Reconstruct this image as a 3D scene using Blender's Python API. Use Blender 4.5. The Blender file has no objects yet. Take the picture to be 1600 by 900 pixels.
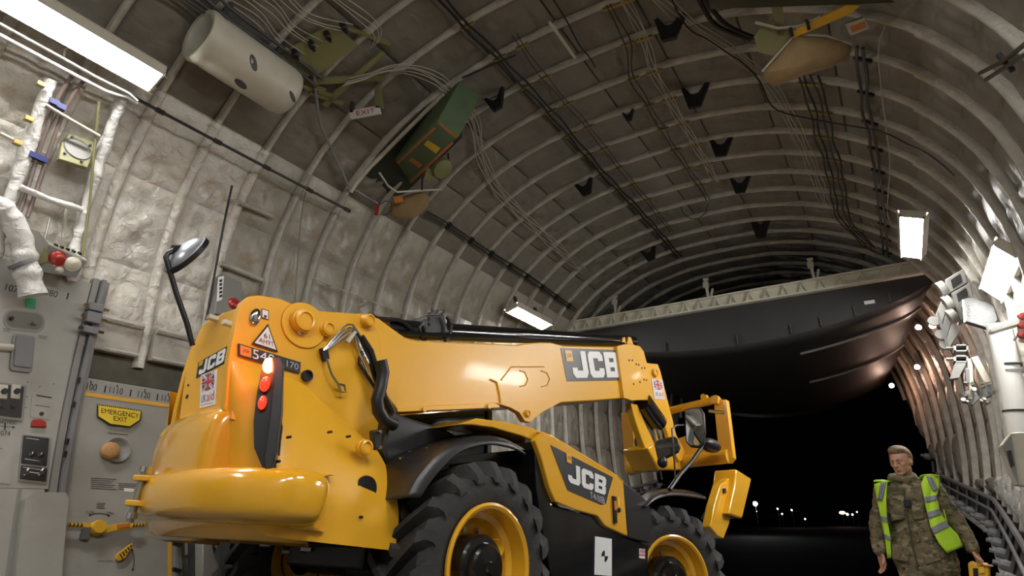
import bpy, bmesh, math, random
import numpy as np
from mathutils import Vector, Matrix
random.seed(7)
SC = bpy.context.scene
COL = SC.collection

# ------------------------------------------------------------------ camera
FPX = 930.0
VP = (1420.0, 800.0)                       # where the fuselage axis vanishes
_P = math.atan2(VP[1]-450, FPX)
_A = math.atan2(VP[0]-800, math.hypot(FPX, VP[1]-450))
CF = np.array([-math.sin(_A)*math.cos(_P), math.cos(_A)*math.cos(_P), math.sin(_P)])
CR = np.array([math.cos(_A), math.sin(_A), 0.0])
CU = np.cross(CR, CF)
CAM = np.array([2.35, 0.0, 1.05])
cd = bpy.data.cameras.new('camera'); cd.sensor_width = 36; cd.lens = 36*FPX/1600
cd.clip_start = 0.05; cd.clip_end = 600
cam = bpy.data.objects.new('camera', cd); COL.objects.link(cam)
M = Matrix.Identity(4)
for i in range(3):
    M[i][0] = CR[i]; M[i][1] = CU[i]; M[i][2] = -CF[i]; M[i][3] = CAM[i]
cam.matrix_world = M
SC.camera = cam

# ------------------------------------------------------------------ night sky, exposure
wd = bpy.data.worlds.new('night'); SC.world = wd; wd.use_nodes = True
wd.node_tree.nodes['Background'].inputs[0].default_value = (0.02, 0.025, 0.04, 1)
wd.node_tree.nodes['Background'].inputs[1].default_value = 0.004
SC.view_settings.view_transform = 'Standard'; SC.view_settings.look = 'None'
SC.view_settings.gamma = 1; SC.view_settings.use_curve_mapping = False
SC.view_settings.exposure = 1.6
LAMP_STRENGTH = 26.0

# ------------------------------------------------------------------ helpers
def V(a): return np.array(a, float)
def unit(a):
    a = V(a); return a/np.linalg.norm(a)
def ray(px, py): return CF*FPX + CR*(px-800) - CU*(py-450)

class MB:
    """collects shapes and links them as ONE mesh object"""
    def __init__(s): s.v = []; s.f = []
    def add(s, vs, fs):
        o = len(s.v); s.v += [tuple(map(float, p)) for p in vs]; s.f += [tuple(i+o for i in f) for f in fs]; return s
    def box(s, c, d, R=None):
        c = V(c); h = V(d)/2; R = np.eye(3) if R is None else V(R)
        vs = [c + R @ (h*V((x, y, z))) for x in (-1, 1) for y in (-1, 1) for z in (-1, 1)]
        return s.add(vs, [(0,1,3,2),(4,6,7,5),(0,4,5,1),(2,3,7,6),(0,2,6,4),(1,5,7,3)])
    def bar(s, a, b, w, h, up=(0,0,1)):
        a = V(a); b = V(b); d = unit(b-a); u = V(up); x = np.cross(d, u)
        if np.linalg.norm(x) < 1e-3: x = np.cross(d, V((1,0,0)))
        x = unit(x); z = np.cross(x, d)
        return s.box((a+b)/2, (w, np.linalg.norm(b-a), h), np.column_stack((x, d, z)))
    def tube(s, pts, r, n=8, cap=True):
        pts = [V(p) for p in pts]; m = len(pts)
        rs = r if isinstance(r, (list, tuple)) else [r]*m
        t0 = unit(pts[1]-pts[0]); x = np.cross(t0, V((0,0,1)))
        if np.linalg.norm(x) < 1e-2: x = np.cross(t0, V((0,1,0)))
        x = unit(x); vs = []
        for i in range(m):
            t = unit(pts[min(i+1, m-1)]-pts[max(i-1, 0)])
            x = unit(x - t*(x@t)); y = np.cross(t, x)
            vs += [pts[i] + (x*math.cos(2*math.pi*k/n) + y*math.sin(2*math.pi*k/n))*rs[i] for k in range(n)]
        fs = [(i*n+k, i*n+(k+1)%n, (i+1)*n+(k+1)%n, (i+1)*n+k) for i in range(m-1) for k in range(n)]
        if cap: fs += [tuple(range(n-1, -1, -1)), tuple((m-1)*n+k for k in range(n))]
        return s.add(vs, fs)
    def cyl(s, a, b, r, r2=None, n=20):
        return s.tube([a, b], [r, r if r2 is None else r2], n)
    def lathe(s, prof, o=(0,0,0), ax=(0,0,1), n=32, close=False):
        """prof: (radius, height) pairs"""
        o = V(o); a = unit(ax); x = np.cross(a, V((0,0,1)))
        if np.linalg.norm(x) < 1e-2: x = np.cross(a, V((0,1,0)))
        x = unit(x); y = np.cross(a, x); vs = []
        for r, h in prof:
            vs += [o + a*h + (x*math.cos(2*math.pi*k/n)+y*math.sin(2*math.pi*k/n))*max(r, 1e-4) for k in range(n)]
        m = len(prof)
        fs = [(i*n+k, i*n+(k+1)%n, (i+1)*n+(k+1)%n, (i+1)*n+k) for i in range(m-1) for k in range(n)]
        if close: fs += [((m-1)*n+k, (m-1)*n+(k+1)%n, (k+1)%n, k) for k in range(n)]
        return s.add(vs, fs)
    def grid(s, P):
        """P[i][j] points"""
        r = len(P); c = len(P[0]); vs = [p for row in P for p in row]
        return s.add(vs, [(i*c+j, i*c+j+1, (i+1)*c+j+1, (i+1)*c+j) for i in range(r-1) for j in range(c-1)])
    def prism(s, pts, d):
        """polygon (3D points) pushed by vector d"""
        d = V(d); n = len(pts); a = [V(p) for p in pts]
        return s.add(a+[p+d for p in a], [tuple(range(n)), tuple(range(2*n-1, n-1, -1))] +
                     [(i, (i+1) % n, (i+1) % n+n, i+n) for i in range(n)])
    def sphere(s, c, r, n=12, R=None):
        c = V(c); r = V(r if hasattr(r, '__len__') else (r, r, r)); R = np.eye(3) if R is None else V(R)
        P = []
        for i in range(n//2+1):
            t = math.pi*i/(n//2)
            P += [c + R@(r*V((max(math.sin(t),1e-3)*math.cos(2*math.pi*k/n), max(math.sin(t),1e-3)*math.sin(2*math.pi*k/n), math.cos(t)))) for k in range(n)]
        return s.add(P, [(i*n+k, (i+1)*n+k, (i+1)*n+(k+1)%n, i*n+(k+1)%n) for i in range(n//2) for k in range(n)])
    def build(s, name, mat, parent=None, world=False, bevel=0, smooth=35, solid=0, sub=0):
        me = bpy.data.meshes.new(name)
        vs = s.v
        if parent is not None and world:
            inv = parent_world(parent).inverted(); vs = [tuple(inv @ Vector(p)) for p in vs]
        me.from_pydata(vs, [], s.f); me.validate()
        bm = bmesh.new(); bm.from_mesh(me); bmesh.ops.recalc_face_normals(bm, faces=bm.faces); bm.to_mesh(me); bm.free()
        if smooth:
            for p in me.polygons: p.use_smooth = True
            try: me.set_sharp_from_angle(angle=math.radians(smooth))
            except Exception: pass
        me.materials.append(mat)
        o = bpy.data.objects.new(name, me); COL.objects.link(o)
        if parent is not None: o.parent = parent
        if solid:
            m = o.modifiers.new('solid', 'SOLIDIFY'); m.thickness = solid; m.offset = 0
        if bevel:
            m = o.modifiers.new('bevel', 'BEVEL'); m.width = bevel; m.segments = 2; m.limit_method = 'ANGLE'; m.angle_limit = math.radians(40)
        if sub:
            m = o.modifiers.new('sub', 'SUBSURF'); m.levels = sub; m.render_levels = sub
        return o

def parent_world(p):
    m = p.matrix_basis.copy()
    while p.parent is not None:
        p = p.parent; m = p.matrix_basis @ m
    return m
def tag(o, label=None, cat=None, group=None, kind=None):
    if label: o['label'] = label
    if cat: o['category'] = cat
    if group: o['group'] = group
    if kind: o['kind'] = kind
    return o
def empty(name, loc=(0,0,0), label=None, cat=None, group=None, R=None, kind=None):
    o = bpy.data.objects.new(name, None); COL.objects.link(o); o.empty_display_size = .1
    m = Matrix.Identity(4)
    if R is not None:
        for i in range(3):
            for j in range(3): m[i][j] = R[i][j]
    m.translation = Vector([float(x) for x in loc]); o.matrix_basis = m
    return tag(o, label, cat, group, kind)

class Plane:
    def __init__(s, o, n, u=None):
        s.o = V(o); s.n = unit(n)
        if s.n @ (CAM-s.o) < 0: s.n = -s.n       # towards the camera
    def at(s, px, py, off=0.0):
        r = ray(px, py); o = s.o + s.n*off
        return CAM + r*(((o-CAM)@s.n)/(r@s.n))
    def poly(s, pts, off=0.0): return [s.at(*p, off=off) for p in pts]
    def quad(s, c, off=0.0):
        """c = TL,TR,BR,BL in pixels -> map (u right, v up) on the plane"""
        tl, tr, br, bl = [s.at(*p, off=off) for p in c]
        return lambda u, v, w=0.0: (bl*(1-u)*(1-v)+br*u*(1-v)+tr*u*v+tl*(1-u)*v) + s.n*w

def plate(name, pl, pts, th, mat, parent=None, off=0.0, bevel=0, smooth=35, **k):
    """outline on a plane given its real thickness away from the viewer"""
    return MB().prism(pl.poly(pts, off), -pl.n*th).build(name, mat, parent, True, bevel, smooth, **k)

def letters(txt, ext=0.0):
    c = bpy.data.curves.new('t', 'FONT'); c.body = txt; c.align_x = 'LEFT'; c.resolution_u = 3
    o = bpy.data.objects.new('t', c); COL.objects.link(o)
    me = o.to_mesh(); vs = [tuple(v.co) for v in me.vertices]; fs = [tuple(p.vertices) for p in me.polygons]
    o.to_mesh_clear(); bpy.data.objects.remove(o); bpy.data.curves.remove(c)
    xs = [v[0] for v in vs]; ys = [v[1] for v in vs]
    x0, x1, y0, y1 = min(xs), max(xs), min(ys), max(ys)
    return [((v[0]-x0)/(x1-x0), (v[1]-y0)/(y1-y0)) for v in vs], fs
def text_on(name, txt, q, mat, parent, th=0.0015, lift=0.002, world=True, box=(0,0,1,1)):
    """q maps the unit square onto the surface; text fills the sub-box"""
    vs, fs = letters(txt); a, b, c, d = box
    o = MB(); o.add([q(a+(c-a)*u, b+(d-b)*v, lift) for u, v in vs], fs)
    return o.build(name, mat, parent, world, smooth=0)
JCB = {'J': [[(1,1),(1,.18),(.85,0),(.15,0),(0,.16),(0,.38),(.33,.38),(.33,.27),(.66,.27),(.66,1)]],
 'C': [[(1,.36),(1,.15),(.85,0),(.15,0),(0,.15),(0,.85),(.15,1),(.85,1),(1,.85),(1,.64),(.66,.64),(.66,.74),(.34,.74),(.34,.26),(.66,.26),(.66,.36)]],
 'B': [[(0,0),(.34,0),(.34,1),(0,1)],[(.34,.76),(.66,.76),(.66,1),(.34,1)],[(.34,.4),(.66,.4),(.66,.6),(.34,.6)],[(.34,0),(.66,0),(.66,.24),(.34,.24)],
       [(.66,.5),(.92,.5),(1,.58),(1,.88),(.88,1),(.66,1)],[(.66,0),(.88,0),(1,.12),(1,.42),(.92,.5),(.66,.5)]]}
def logo(q, parent, box=(.3,.15,.95,.85), sq=(.06,.55,.22,.92)):
    a, b, c, d = box; w = (c-a); m = MB()
    for i, ch in enumerate('JCB'):
        for poly in JCB[ch]:
            m.add([q(a+w*(i*.345+.31*u), b+(d-b)*v, .003) for u, v in poly], [tuple(range(len(poly)))])
    m.build('logo_lettering', WHITE, parent, True, smooth=0)
    if sq:
        a, b, c, d = sq
        MB().add([q(a,b,.003), q(c,b,.003), q(c,d,.003), q(a,d,.003)], [(0,1,2,3)]).build('logo_square', YELLOW_INK, parent, True, smooth=0)
        text_on('small_lettering', 'JCB', q, BLACK_INK, parent, lift=.005, box=(a+.2*(c-a), b+.3*(d-b), c-.2*(c-a), d-.3*(d-b)))
def union_flag(q, parent, box):
    a, b, c, d = box
    f = lambda u, v, w: q(a+(c-a)*u, b+(d-b)*v, w)
    m = MB()
    for sx, sy in ((0,0),(1,0),(0,1),(1,1)):
        for t in ([(.24,.04),(.40,.04),(.40,.24)], [(.04,.16),(.04,.38),(.26,.38)]):
            m.add([f(abs(sx-u), abs(sy-v), .003) for u, v in t], [(0,1,2)])
    m.build('flag_blue_field', BLUE_INK, parent, True, smooth=0)
    m = MB()
    for t in ([(.44,0),(.56,0),(.56,1),(.44,1)], [(0,.44),(1,.44),(1,.56),(0,.56)]):
        m.add([f(u, v, .004) for u, v in t], [(0,1,2,3)])
    for t in ([(0,0),(.06,0),(.42,.40),(.36,.40)], [(1,1),(.94,1),(.58,.60),(.64,.60)], [(0,1),(0,.94),(.34,.60),(.40,.60)], [(1,0),(1,.06),(.66,.40),(.60,.40)]):
        m.add([f(u, v, .004) for u, v in t], [(0,1,2,3)])
    m.build('flag_red_cross', RED_INK, parent, True, smooth=0)
def aid_sticker(pl, corners, parent, label=None):
    q = pl.quad(corners, .004)
    o = plate('flag_sticker', pl, corners, .003, WHITE, parent, off=.004)
    union_flag(q, o, (.1,.45,.9,.97))
    text_on('sticker_lettering', 'UK', q, BLUE_INK, o, box=(.1,.14,.42,.36))
    text_on('sticker_lettering', 'aid', q, RED_INK, o, box=(.46,.14,.92,.40))
    text_on('small_lettering', 'from the British people', q, BLUE_INK, o, box=(.1,.04,.9,.09))

def sm(path, k=6):
    out = []; n = len(path); Q = [V(p) for p in path]
    for i in range(n-1):
        p0, p1, p2, p3 = Q[max(i-1,0)], Q[i], Q[i+1], Q[min(i+2,n-1)]
        for j in range(k):
            t = j/k; out.append(.5*((2*p1)+(-p0+p2)*t+(2*p0-5*p1+4*p2-p3)*t*t+(-p0+3*p1-3*p2+p3)*t**3))
    return out+[Q[-1]]

# ------------------------------------------------------------------ materials
def mat(name, col, rough=.5, metal=0, bump=0, bscale=20, var=0, vscale=3, emit=None, estr=0, coat=0, trans=0, spec=.5, stretch=(1,1,1), detail=3, dirt=None, dirtamt=.0, dscale=4):
    m = bpy.data.materials.new(name); m.use_nodes = True
    nt = m.node_tree; b = nt.nodes['Principled BSDF']; L = nt.links.new
    b.inputs['Base Color'].default_value = (*col, 1); b.inputs['Roughness'].default_value = rough
    b.inputs['Metallic'].default_value = metal; b.inputs['Coat Weight'].default_value = coat
    b.inputs['Specular IOR Level'].default_value = spec; b.inputs['Transmission Weight'].default_value = trans
    b.inputs['Coat Roughness'].default_value = .08
    if emit: b.inputs['Emission Color'].default_value = (*emit, 1); b.inputs['Emission Strength'].default_value = estr
    if bump or var or dirtamt:
        tc = nt.nodes.new('ShaderNodeTexCoord'); mp = nt.nodes.new('ShaderNodeMapping'); mp.inputs['Scale'].default_value = stretch
        L(tc.outputs['Object'], mp.inputs['Vector'])
    if var or dirtamt:
        n = nt.nodes.new('ShaderNodeTexNoise'); n.inputs['Scale'].default_value = vscale; n.inputs['Detail'].default_value = 5
        L(mp.outputs[0], n.inputs['Vector'])
        r = nt.nodes.new('ShaderNodeMapRange'); r.inputs[1].default_value = .3; r.inputs[2].default_value = .7
        r.inputs[3].default_value = 1-var; r.inputs[4].default_value = 1+var
        L(n.outputs[0], r.inputs[0])
        mx = nt.nodes.new('ShaderNodeVectorMath'); mx.operation = 'SCALE'; mx.inputs[0].default_value = col
        L(r.outputs[0], mx.inputs['Scale']); out = mx.outputs[0]
        if dirtamt:
            n2 = nt.nodes.new('ShaderNodeTexNoise'); n2.inputs['Scale'].default_value = dscale; n2.inputs['Detail'].default_value = 8
            L(mp.outputs[0], n2.inputs['Vector'])
            r2 = nt.nodes.new('ShaderNodeMapRange'); r2.inputs[1].default_value = .5; r2.inputs[2].default_value = .7; r2.inputs[4].default_value = dirtamt
            L(n2.outputs[0], r2.inputs[0])
            mm = nt.nodes.new('ShaderNodeMix'); mm.data_type = 'RGBA'; L(r2.outputs[0], mm.inputs[0]); L(out, mm.inputs[6]); mm.inputs[7].default_value = (*dirt, 1); out = mm.outputs[2]
        L(out, b.inputs['Base Color'])
    if bump:
        n = nt.nodes.new('ShaderNodeTexNoise'); n.inputs['Scale'].default_value = bscale; n.inputs['Detail'].default_value = detail
        n.inputs['Distortion'].default_value = .6
        L(mp.outputs[0], n.inputs['Vector'])
        bp = nt.nodes.new('ShaderNodeBump'); bp.inputs['Strength'].default_value = min(1, bump); bp.inputs['Distance'].default_value = .02 if bump <= 1 else .02*bump
        L(n.outputs[0], bp.inputs['Height']); L(bp.outputs[0], b.inputs['Normal'])
    return m
YEL = mat('yellow_paint', (.80, .41, .022), .36, bump=.05, bscale=220, coat=.12, var=.03, vscale=2)
YELG = mat('glossy_yellow_casting', (.80, .41, .022), .16, bump=.02, bscale=60, coat=.8)
YELLOW_INK = mat('yellow_print', (.8, .42, .04), .4)
ORANGE_INK = mat('orange_print', (.75, .25, .03), .5)
WHITE = mat('white_print', (.8, .8, .8), .4)
SILVER = mat('silver_print', (.5, .5, .52), .4)
BLACK_INK = mat('black_print', (.015, .015, .016), .4)
GREY_INK = mat('charcoal_print', (.045, .045, .05), .35)
BLUE_INK = mat('navy_print', (.02, .03, .14), .4)
RED_INK = mat('red_print', (.6, .03, .03), .4)
BLACKG = mat('black_gloss_metal', (.008, .008, .009), .14, coat=.5)
BLACKM = mat('black_steel', (.012, .012, .013), .4)
PLASTIC = mat('charcoal_moulded_plastic', (.022, .022, .024), .38, bump=.06, bscale=300)
HOSE = mat('black_rubber_hose', (.012, .012, .012), .42)
RUBBER = mat('tyre_rubber', (.028, .027, .026), .72, bump=.25, bscale=60, var=.25, vscale=6, dirt=(.07,.06,.05), dirtamt=.35, dscale=5)
CHROME = mat('chrome', (.75, .75, .75), .12, metal=1)
STEEL = mat('zinc_steel', (.5, .49, .42), .3, metal=1)
MIRROR = mat('mirror_glass', (.55, .57, .6), .03, metal=1)
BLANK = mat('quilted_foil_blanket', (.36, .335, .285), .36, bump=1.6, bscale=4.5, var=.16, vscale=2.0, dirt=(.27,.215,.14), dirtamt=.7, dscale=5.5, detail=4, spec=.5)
BLANKC = mat('shaded_blanket', (.20, .184, .155), .45, bump=1.6, bscale=5, var=.15, vscale=2.5, dirt=(.13,.105,.07), dirtamt=.5, dscale=6, stretch=(1,.5,1))  # darker copy of the wall blanket: roof and tail shade put into the colour
BLANKW = mat('white_crinkled_foil', (.62, .60, .57), .3, bump=2.0, bscale=9, var=.1, vscale=5, detail=5)
BLANKN = mat('lit_quilted_foil', (.62, .59, .53), .20, bump=2.6, bscale=9, var=.12, vscale=3, dirt=(.42,.33,.22), dirtamt=.6, dscale=6, detail=5)  # paler copy of the wall blanket: lamp brightness put into the colour
BEAM = mat('beam_cream', (.72, .69, .58), .45, var=.05)
RIBM = mat('wrapped_frame', (.40, .375, .33), .42, bump=.9, bscale=14, var=.15, vscale=8)
RIBC = mat('wrapped_ceiling_frame', (.46, .43, .37), .5, bump=.9, bscale=14, var=.18, vscale=6)
SKINM = mat('fuselage_skin', (.10, .088, .065), .6, var=.3, vscale=5)
CREAM = mat('cream_paint', (.52, .49, .40), .4, var=.06, vscale=6)
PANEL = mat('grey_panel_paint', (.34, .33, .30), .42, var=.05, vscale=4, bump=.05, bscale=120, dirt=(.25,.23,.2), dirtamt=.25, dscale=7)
PANELD = mat('darker_grey_paint', (.22, .215, .20), .45, var=.05)  # a darker grey for frames, housings and fittings
OLIVE = mat('olive_primer', (.22, .21, .09), .5, var=.1)
GREENB = mat('green_raft_case', (.07, .11, .05), .55, var=.15, vscale=6)
GREENF = mat('green_case_face', (.10, .155, .085), .5, var=.1, vscale=6)
ORANGE = mat('orange_tape', (.55, .19, .04), .5)
TAN = mat('tan_canvas', (.27, .18, .08), .7, bump=.5, bscale=12, var=.15, vscale=4)
BRASS = mat('brass_clamp', (.42, .31, .10), .45, metal=.6, var=.2, vscale=20)
WIRE = mat('white_wire', (.45, .42, .36), .5)
BROWNW = mat('brown_cable', (.05, .038, .028), .5)
DARKG = mat('dark_grey_structure', (.055, .055, .055), .5, var=.2, vscale=6, bump=.2, bscale=20)
DOORSKIN = mat('cargo_door_skin', (.034, .032, .032), .62, var=.1, vscale=2)
PIPEB = mat('brown_pipe', (.17, .13, .11), .3)
WHITEP = mat('white_pipe', (.68, .67, .64), .35)
FLOORM = mat('cargo_floor_metal', (.12, .12, .12), .5, metal=.3, var=.2, vscale=8, bump=.2, bscale=30)
TARMAC = mat('night_tarmac', (.004, .004, .004), .95, spec=.1, var=.2, bump=.3, bscale=40)
EMIT = mat('lamp_diffuser', (.9, .9, .9), .5, emit=(1, .985, .95), estr=LAMP_STRENGTH)
REDL = mat('red_lens', (.5, .03, .02), .2, emit=(1, .06, .02), estr=.35, coat=.5)
REDHOT = mat('lit_red_lens', (.9, .2, .1), .3, emit=(1, .16, .035), estr=9)
REDDULL = mat('red_cap', (.35, .02, .015), .3, coat=.4)
LENS = mat('clear_lens', (.65, .6, .5), .15, coat=.5)
GLASSD = mat('dark_cab_glass', (.02, .03, .028), .06, trans=.3, coat=.3)
YWIRE = mat('yellow_handle_paint', (.75, .42, .03), .4)
TAPE = mat('hazard_yellow', (.85, .6, .03), .45)
GREENT = mat('green_tape', (.03, .3, .12), .5)
CORK = mat('amber_window_plug', (.5, .27, .1), .6, var=.15, vscale=30)
BUMPGREY = mat('grey_rubber', (.18, .18, .19), .5)
# ------------------------------------------------------------------ fuselage shell
from mathutils import noise as MN
HA, HB, HZ, HB2, HN = 3.82, 3.12, 3.13, 4.85, 2.31
def hull_w(z):
    h = (z-HZ)/HB if z > HZ else (HZ-z)/HB2
    return HA*max(0, 1-min(1, abs(h))**HN)**(1/HN)
_pr = []
for i in range(400):                     # crown down to the widest point
    t = math.pi/2*i/400
    _pr.append((HA*math.sin(t)**(2/HN), HZ+HB*math.cos(t)**(2/HN)))
for i in range(200): 
    z = HZ-(HZ+1.6)*i/199; _pr.append((hull_w(z), z))
_pr = np.array(_pr); _s = np.r_[0, np.cumsum(np.hypot(*np.diff(_pr, axis=0).T))]
SMAX = _s[-1]
def S(s):
    a = abs(s); x = np.interp(a, _s, _pr[:,0]); z = np.interp(a, _s, _pr[:,1])
    e = .02; x2 = np.interp(a+e, _s, _pr[:,0]); z2 = np.interp(a+e, _s, _pr[:,1]); x1 = np.interp(max(a-e,0), _s, _pr[:,0]); z1 = np.interp(max(a-e,0), _s, _pr[:,1])
    t = unit((x2-x1, z2-z1)); n = V((t[1], -t[0]))        # towards the inside
    if n @ V((-x, 2.5-z)) < 0: n = -n
    sg = 1 if s >= 0 else -1
    return x*sg, z, n[0]*sg, n[1]
def tap(y): return 1.0 if y < 12 else 1-.0467*(y-12)
def hp(s, y, inset=0.0):
    x, z, nx, nz = S(s); return V(((x+nx*inset)*tap(y), y, z+nz*inset))
def s_at_z(z): return float(np.interp(-z, -_pr[:,1], _s))
def H(px, py, inset=0.0):
    """where the ray through a picture point meets the shell -> (s, y)"""
    r = ray(px, py)/FPX; lo, hi = 0.0, 60.0
    def inside(t):
        p = CAM+r*t; k = tap(p[1])
        x = abs(p[0]/k); z = p[2]
        a = HA-inset; h = (z-HZ)/(HB-inset) if z > HZ else (HZ-z)/HB2
        return (x/a)**HN + abs(h)**HN < 1
    for _ in range(60):
        m = (lo+hi)/2
        if inside(m): lo = m
        else: hi = m
    p = CAM+r*lo; k = tap(p[1])
    q = V((abs(p[0]/k), p[2])); i = int(np.argmin(((_pr-q)**2).sum(1)))
    t = unit(_pr[min(i+1, len(_pr)-1)]-_pr[max(i-1, 0)]); sv = float(_s[i]+(q-_pr[i])@t)
    return max(0, sv)*(1 if p[0] >= 0 else -1), float(p[1])
def lip(y):                              # the upswept lower edge of the tail
    return float(np.interp(y, [-10, 2.4, 10, 15, 16, 16.6, 17.1, 17.6], [-1.0, -.98, .33, 1.2, 2.05, 2.6, 3.1, 3.7]))
def rail(y): return 1.0+.16*(y-10.8)
RINGS = [2.29+.61*k for k in range(-9, 26)]

def shell(name, s0, s1, y0, y1, m, nst=24):
    ys = list(np.arange(y0, y1, .61))+[y1]; P = []
    for y in ys:
        b = s1
        if abs(s1) > 7: b = math.copysign(s_at_z(max(-1.4, lip(y))), s1)
        P.append([hp(s0+(b-s0)*j/nst, y, -.02) for j in range(nst+1)])
    Q = [[p + 0 for p in row] for row in P]
    o = MB().grid(P).build(name, m, solid=.04, smooth=60)
    return tag(o, kind='structure')
ceil_ = shell('ceiling', -3.6, 3.6, -3.8, 17.6, SKINM, 30)
wl = shell('wall_left', -3.6, -9, -3.8, 17.6, SKINM)
wr = shell('wall_right', 3.6, 9, -3.8, 17.6, SKINM)
# forward bulkhead, floor, ramp, ground
pts = [hp(s, -3.8) for s in np.linspace(-SMAX+.01, SMAX-.01, 60)]
tag(MB().prism(pts, (0,-.06,0)).build('wall_front', PANEL, smooth=0), kind='structure')
def deck(y0, y1, z0, z1, xs=3.1):
    return [(-xs, y0, z0), (xs, y0, z0), (xs, y1, z1), (-xs, y1, z1)]
tag(MB().prism(deck(-3.8, 2.4, .16, .16), (0,0,-.08)).build('floor', FLOORM, smooth=0), kind='structure')
OM = V([-1.11072839, 3.52926189, 0.04923804])
RZ = lambda y: OM[2] - .0984/.99515*(y-OM[1])             # ramp surface height
rp = empty('loading_ramp', (0, 2.4, 0), 'dark metal loading ramp sloping down under the telehandler', 'ramp')
MB().prism(deck(2.42, 12.4, RZ(2.42), RZ(12.4), 2.55), (0,0,-.12)).build('ramp_deck', FLOORM, rp, True, smooth=0)
for sx in (-1, 1):
    MB().bar((sx*2.5, 2.5, RZ(2.5)+.06), (sx*2.5, 12.4, RZ(12.4)+.06), .06, .12).build('side_curb', DARKG, rp, True)
tag(MB().prism([(-90,12.5,-1.25),(90,12.5,-1.25),(160,260,-1.25),(-160,260,-1.25)], (0,0,-.1)).build('ground', TARMAC, smooth=0), kind='structure')

# frames (ribs) and insulation blankets, each a piece of the shell it lines
def rib_mesh(s0, s1, m, w=.075, d=.095, nst=40, nm='rib'):
    o = MB(); prof = [(-w/2, .0), (-w/2, d*.6), (-w*.32, d*.95), (0, d), (w*.32, d*.95), (w/2, d*.6), (w/2, .0)]
    P = []
    for j in range(nst+1):
        s = s0+(s1-s0)*j/nst; row = []
        for (yy, dd) in prof:
            k = 1+.10*MN.noise(Vector((s*3.1, yy*9, d*40)))
            x, z, nx, nz = S(s); row.append(V((x+nx*dd*k, yy*k, z+nz*dd*k)))
        P.append(row)
    return o.grid(P).build(nm, m, smooth=60)
def copies(proto, parent, ys, name):
    for i, y in enumerate(ys):
        o = proto if i == 0 else proto.copy()
        if i: COL.objects.link(o)
        o.parent = parent; o.location = (0, y, 0); o.scale = (tap(y), 1, 1)
copies(rib_mesh(-3.6, 3.6, RIBC, w=.068, d=.085, nst=60), ceil_, RINGS[3:], 'rib')
copies(rib_mesh(-3.6, -s_at_z(.5), RIBM), wl, [y for y in RINGS[3:] if y > 3.6 and lip(y) < .5], 'rib')
copies(rib_mesh(-3.6, -s_at_z(2.35), BLANKN, w=.10), wl, [y for y in RINGS[3:] if y < 3.6], 'rib')
for y in RINGS[3:]:
    zb = max(rail(y), .6)
    if lip(y) > .5 or y > 3:
        o = rib_mesh(3.6, s_at_z(max(zb, lip(y))), RIBM if 6 < y < 12 else RIBC, w=.08, d=.10, nst=24); o.parent = wr; o.location = (0, y, 0); o.scale = (tap(y), 1, 1)
        if lip(y) > .5:
            o = rib_mesh(-3.6, -s_at_z(lip(y)), RIBM, nst=24); o.parent = wl; o.location = (0, y, 0); o.scale = (tap(y), 1, 1)
def blanket(s0, s1, m, seed, bulge=.05, tuft=.035, n=14, hw=.285, tv=1):
    P = []
    for i in range(n+1):
        u = i/n; row = []
        for j in range(n+1):
            v = j/n; s = s0+(s1-s0)*v; x, z, nx, nz = S(s)
            e = (math.sin(math.pi*u)*math.sin(math.pi*v))**.45
            du, dv = (u-.5), ((v*tv) % 1-.5)*1.5/tv; r = math.hypot(du, dv); ph = math.atan2(dv, du)
            h = .012+bulge*e
            h -= tuft*math.exp(-(r/.16)**2)
            h += .016*e*math.cos(ph*6+seed*1.7+2*MN.noise(Vector((u*2,v*2,seed))))*math.exp(-(r/.40)**2)*min(1, r*6)
            h += .022*e*MN.noise(Vector((u*3+seed*5.3, v*4.5, seed*2.1)))+.010*e*MN.noise(Vector((u*9+seed, v*11, seed)))
            row.append(V((x+nx*h, -hw+2*hw*u, z+nz*h)))
        P.append(row)
    return MB().grid(P).build('insulation_blanket', m, smooth=0)
def smooth_all(o):
    for p in o.data.polygons: p.use_smooth = True
MIDS = [y+.305 for y in RINGS[3:-1]]
GAP = .012
for c in range(8):
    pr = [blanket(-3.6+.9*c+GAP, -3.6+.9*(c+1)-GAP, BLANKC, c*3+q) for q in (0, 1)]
    for q in (0, 1): smooth_all(pr[q]); copies(pr[q], ceil_, MIDS[q::2], 'b')
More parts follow.
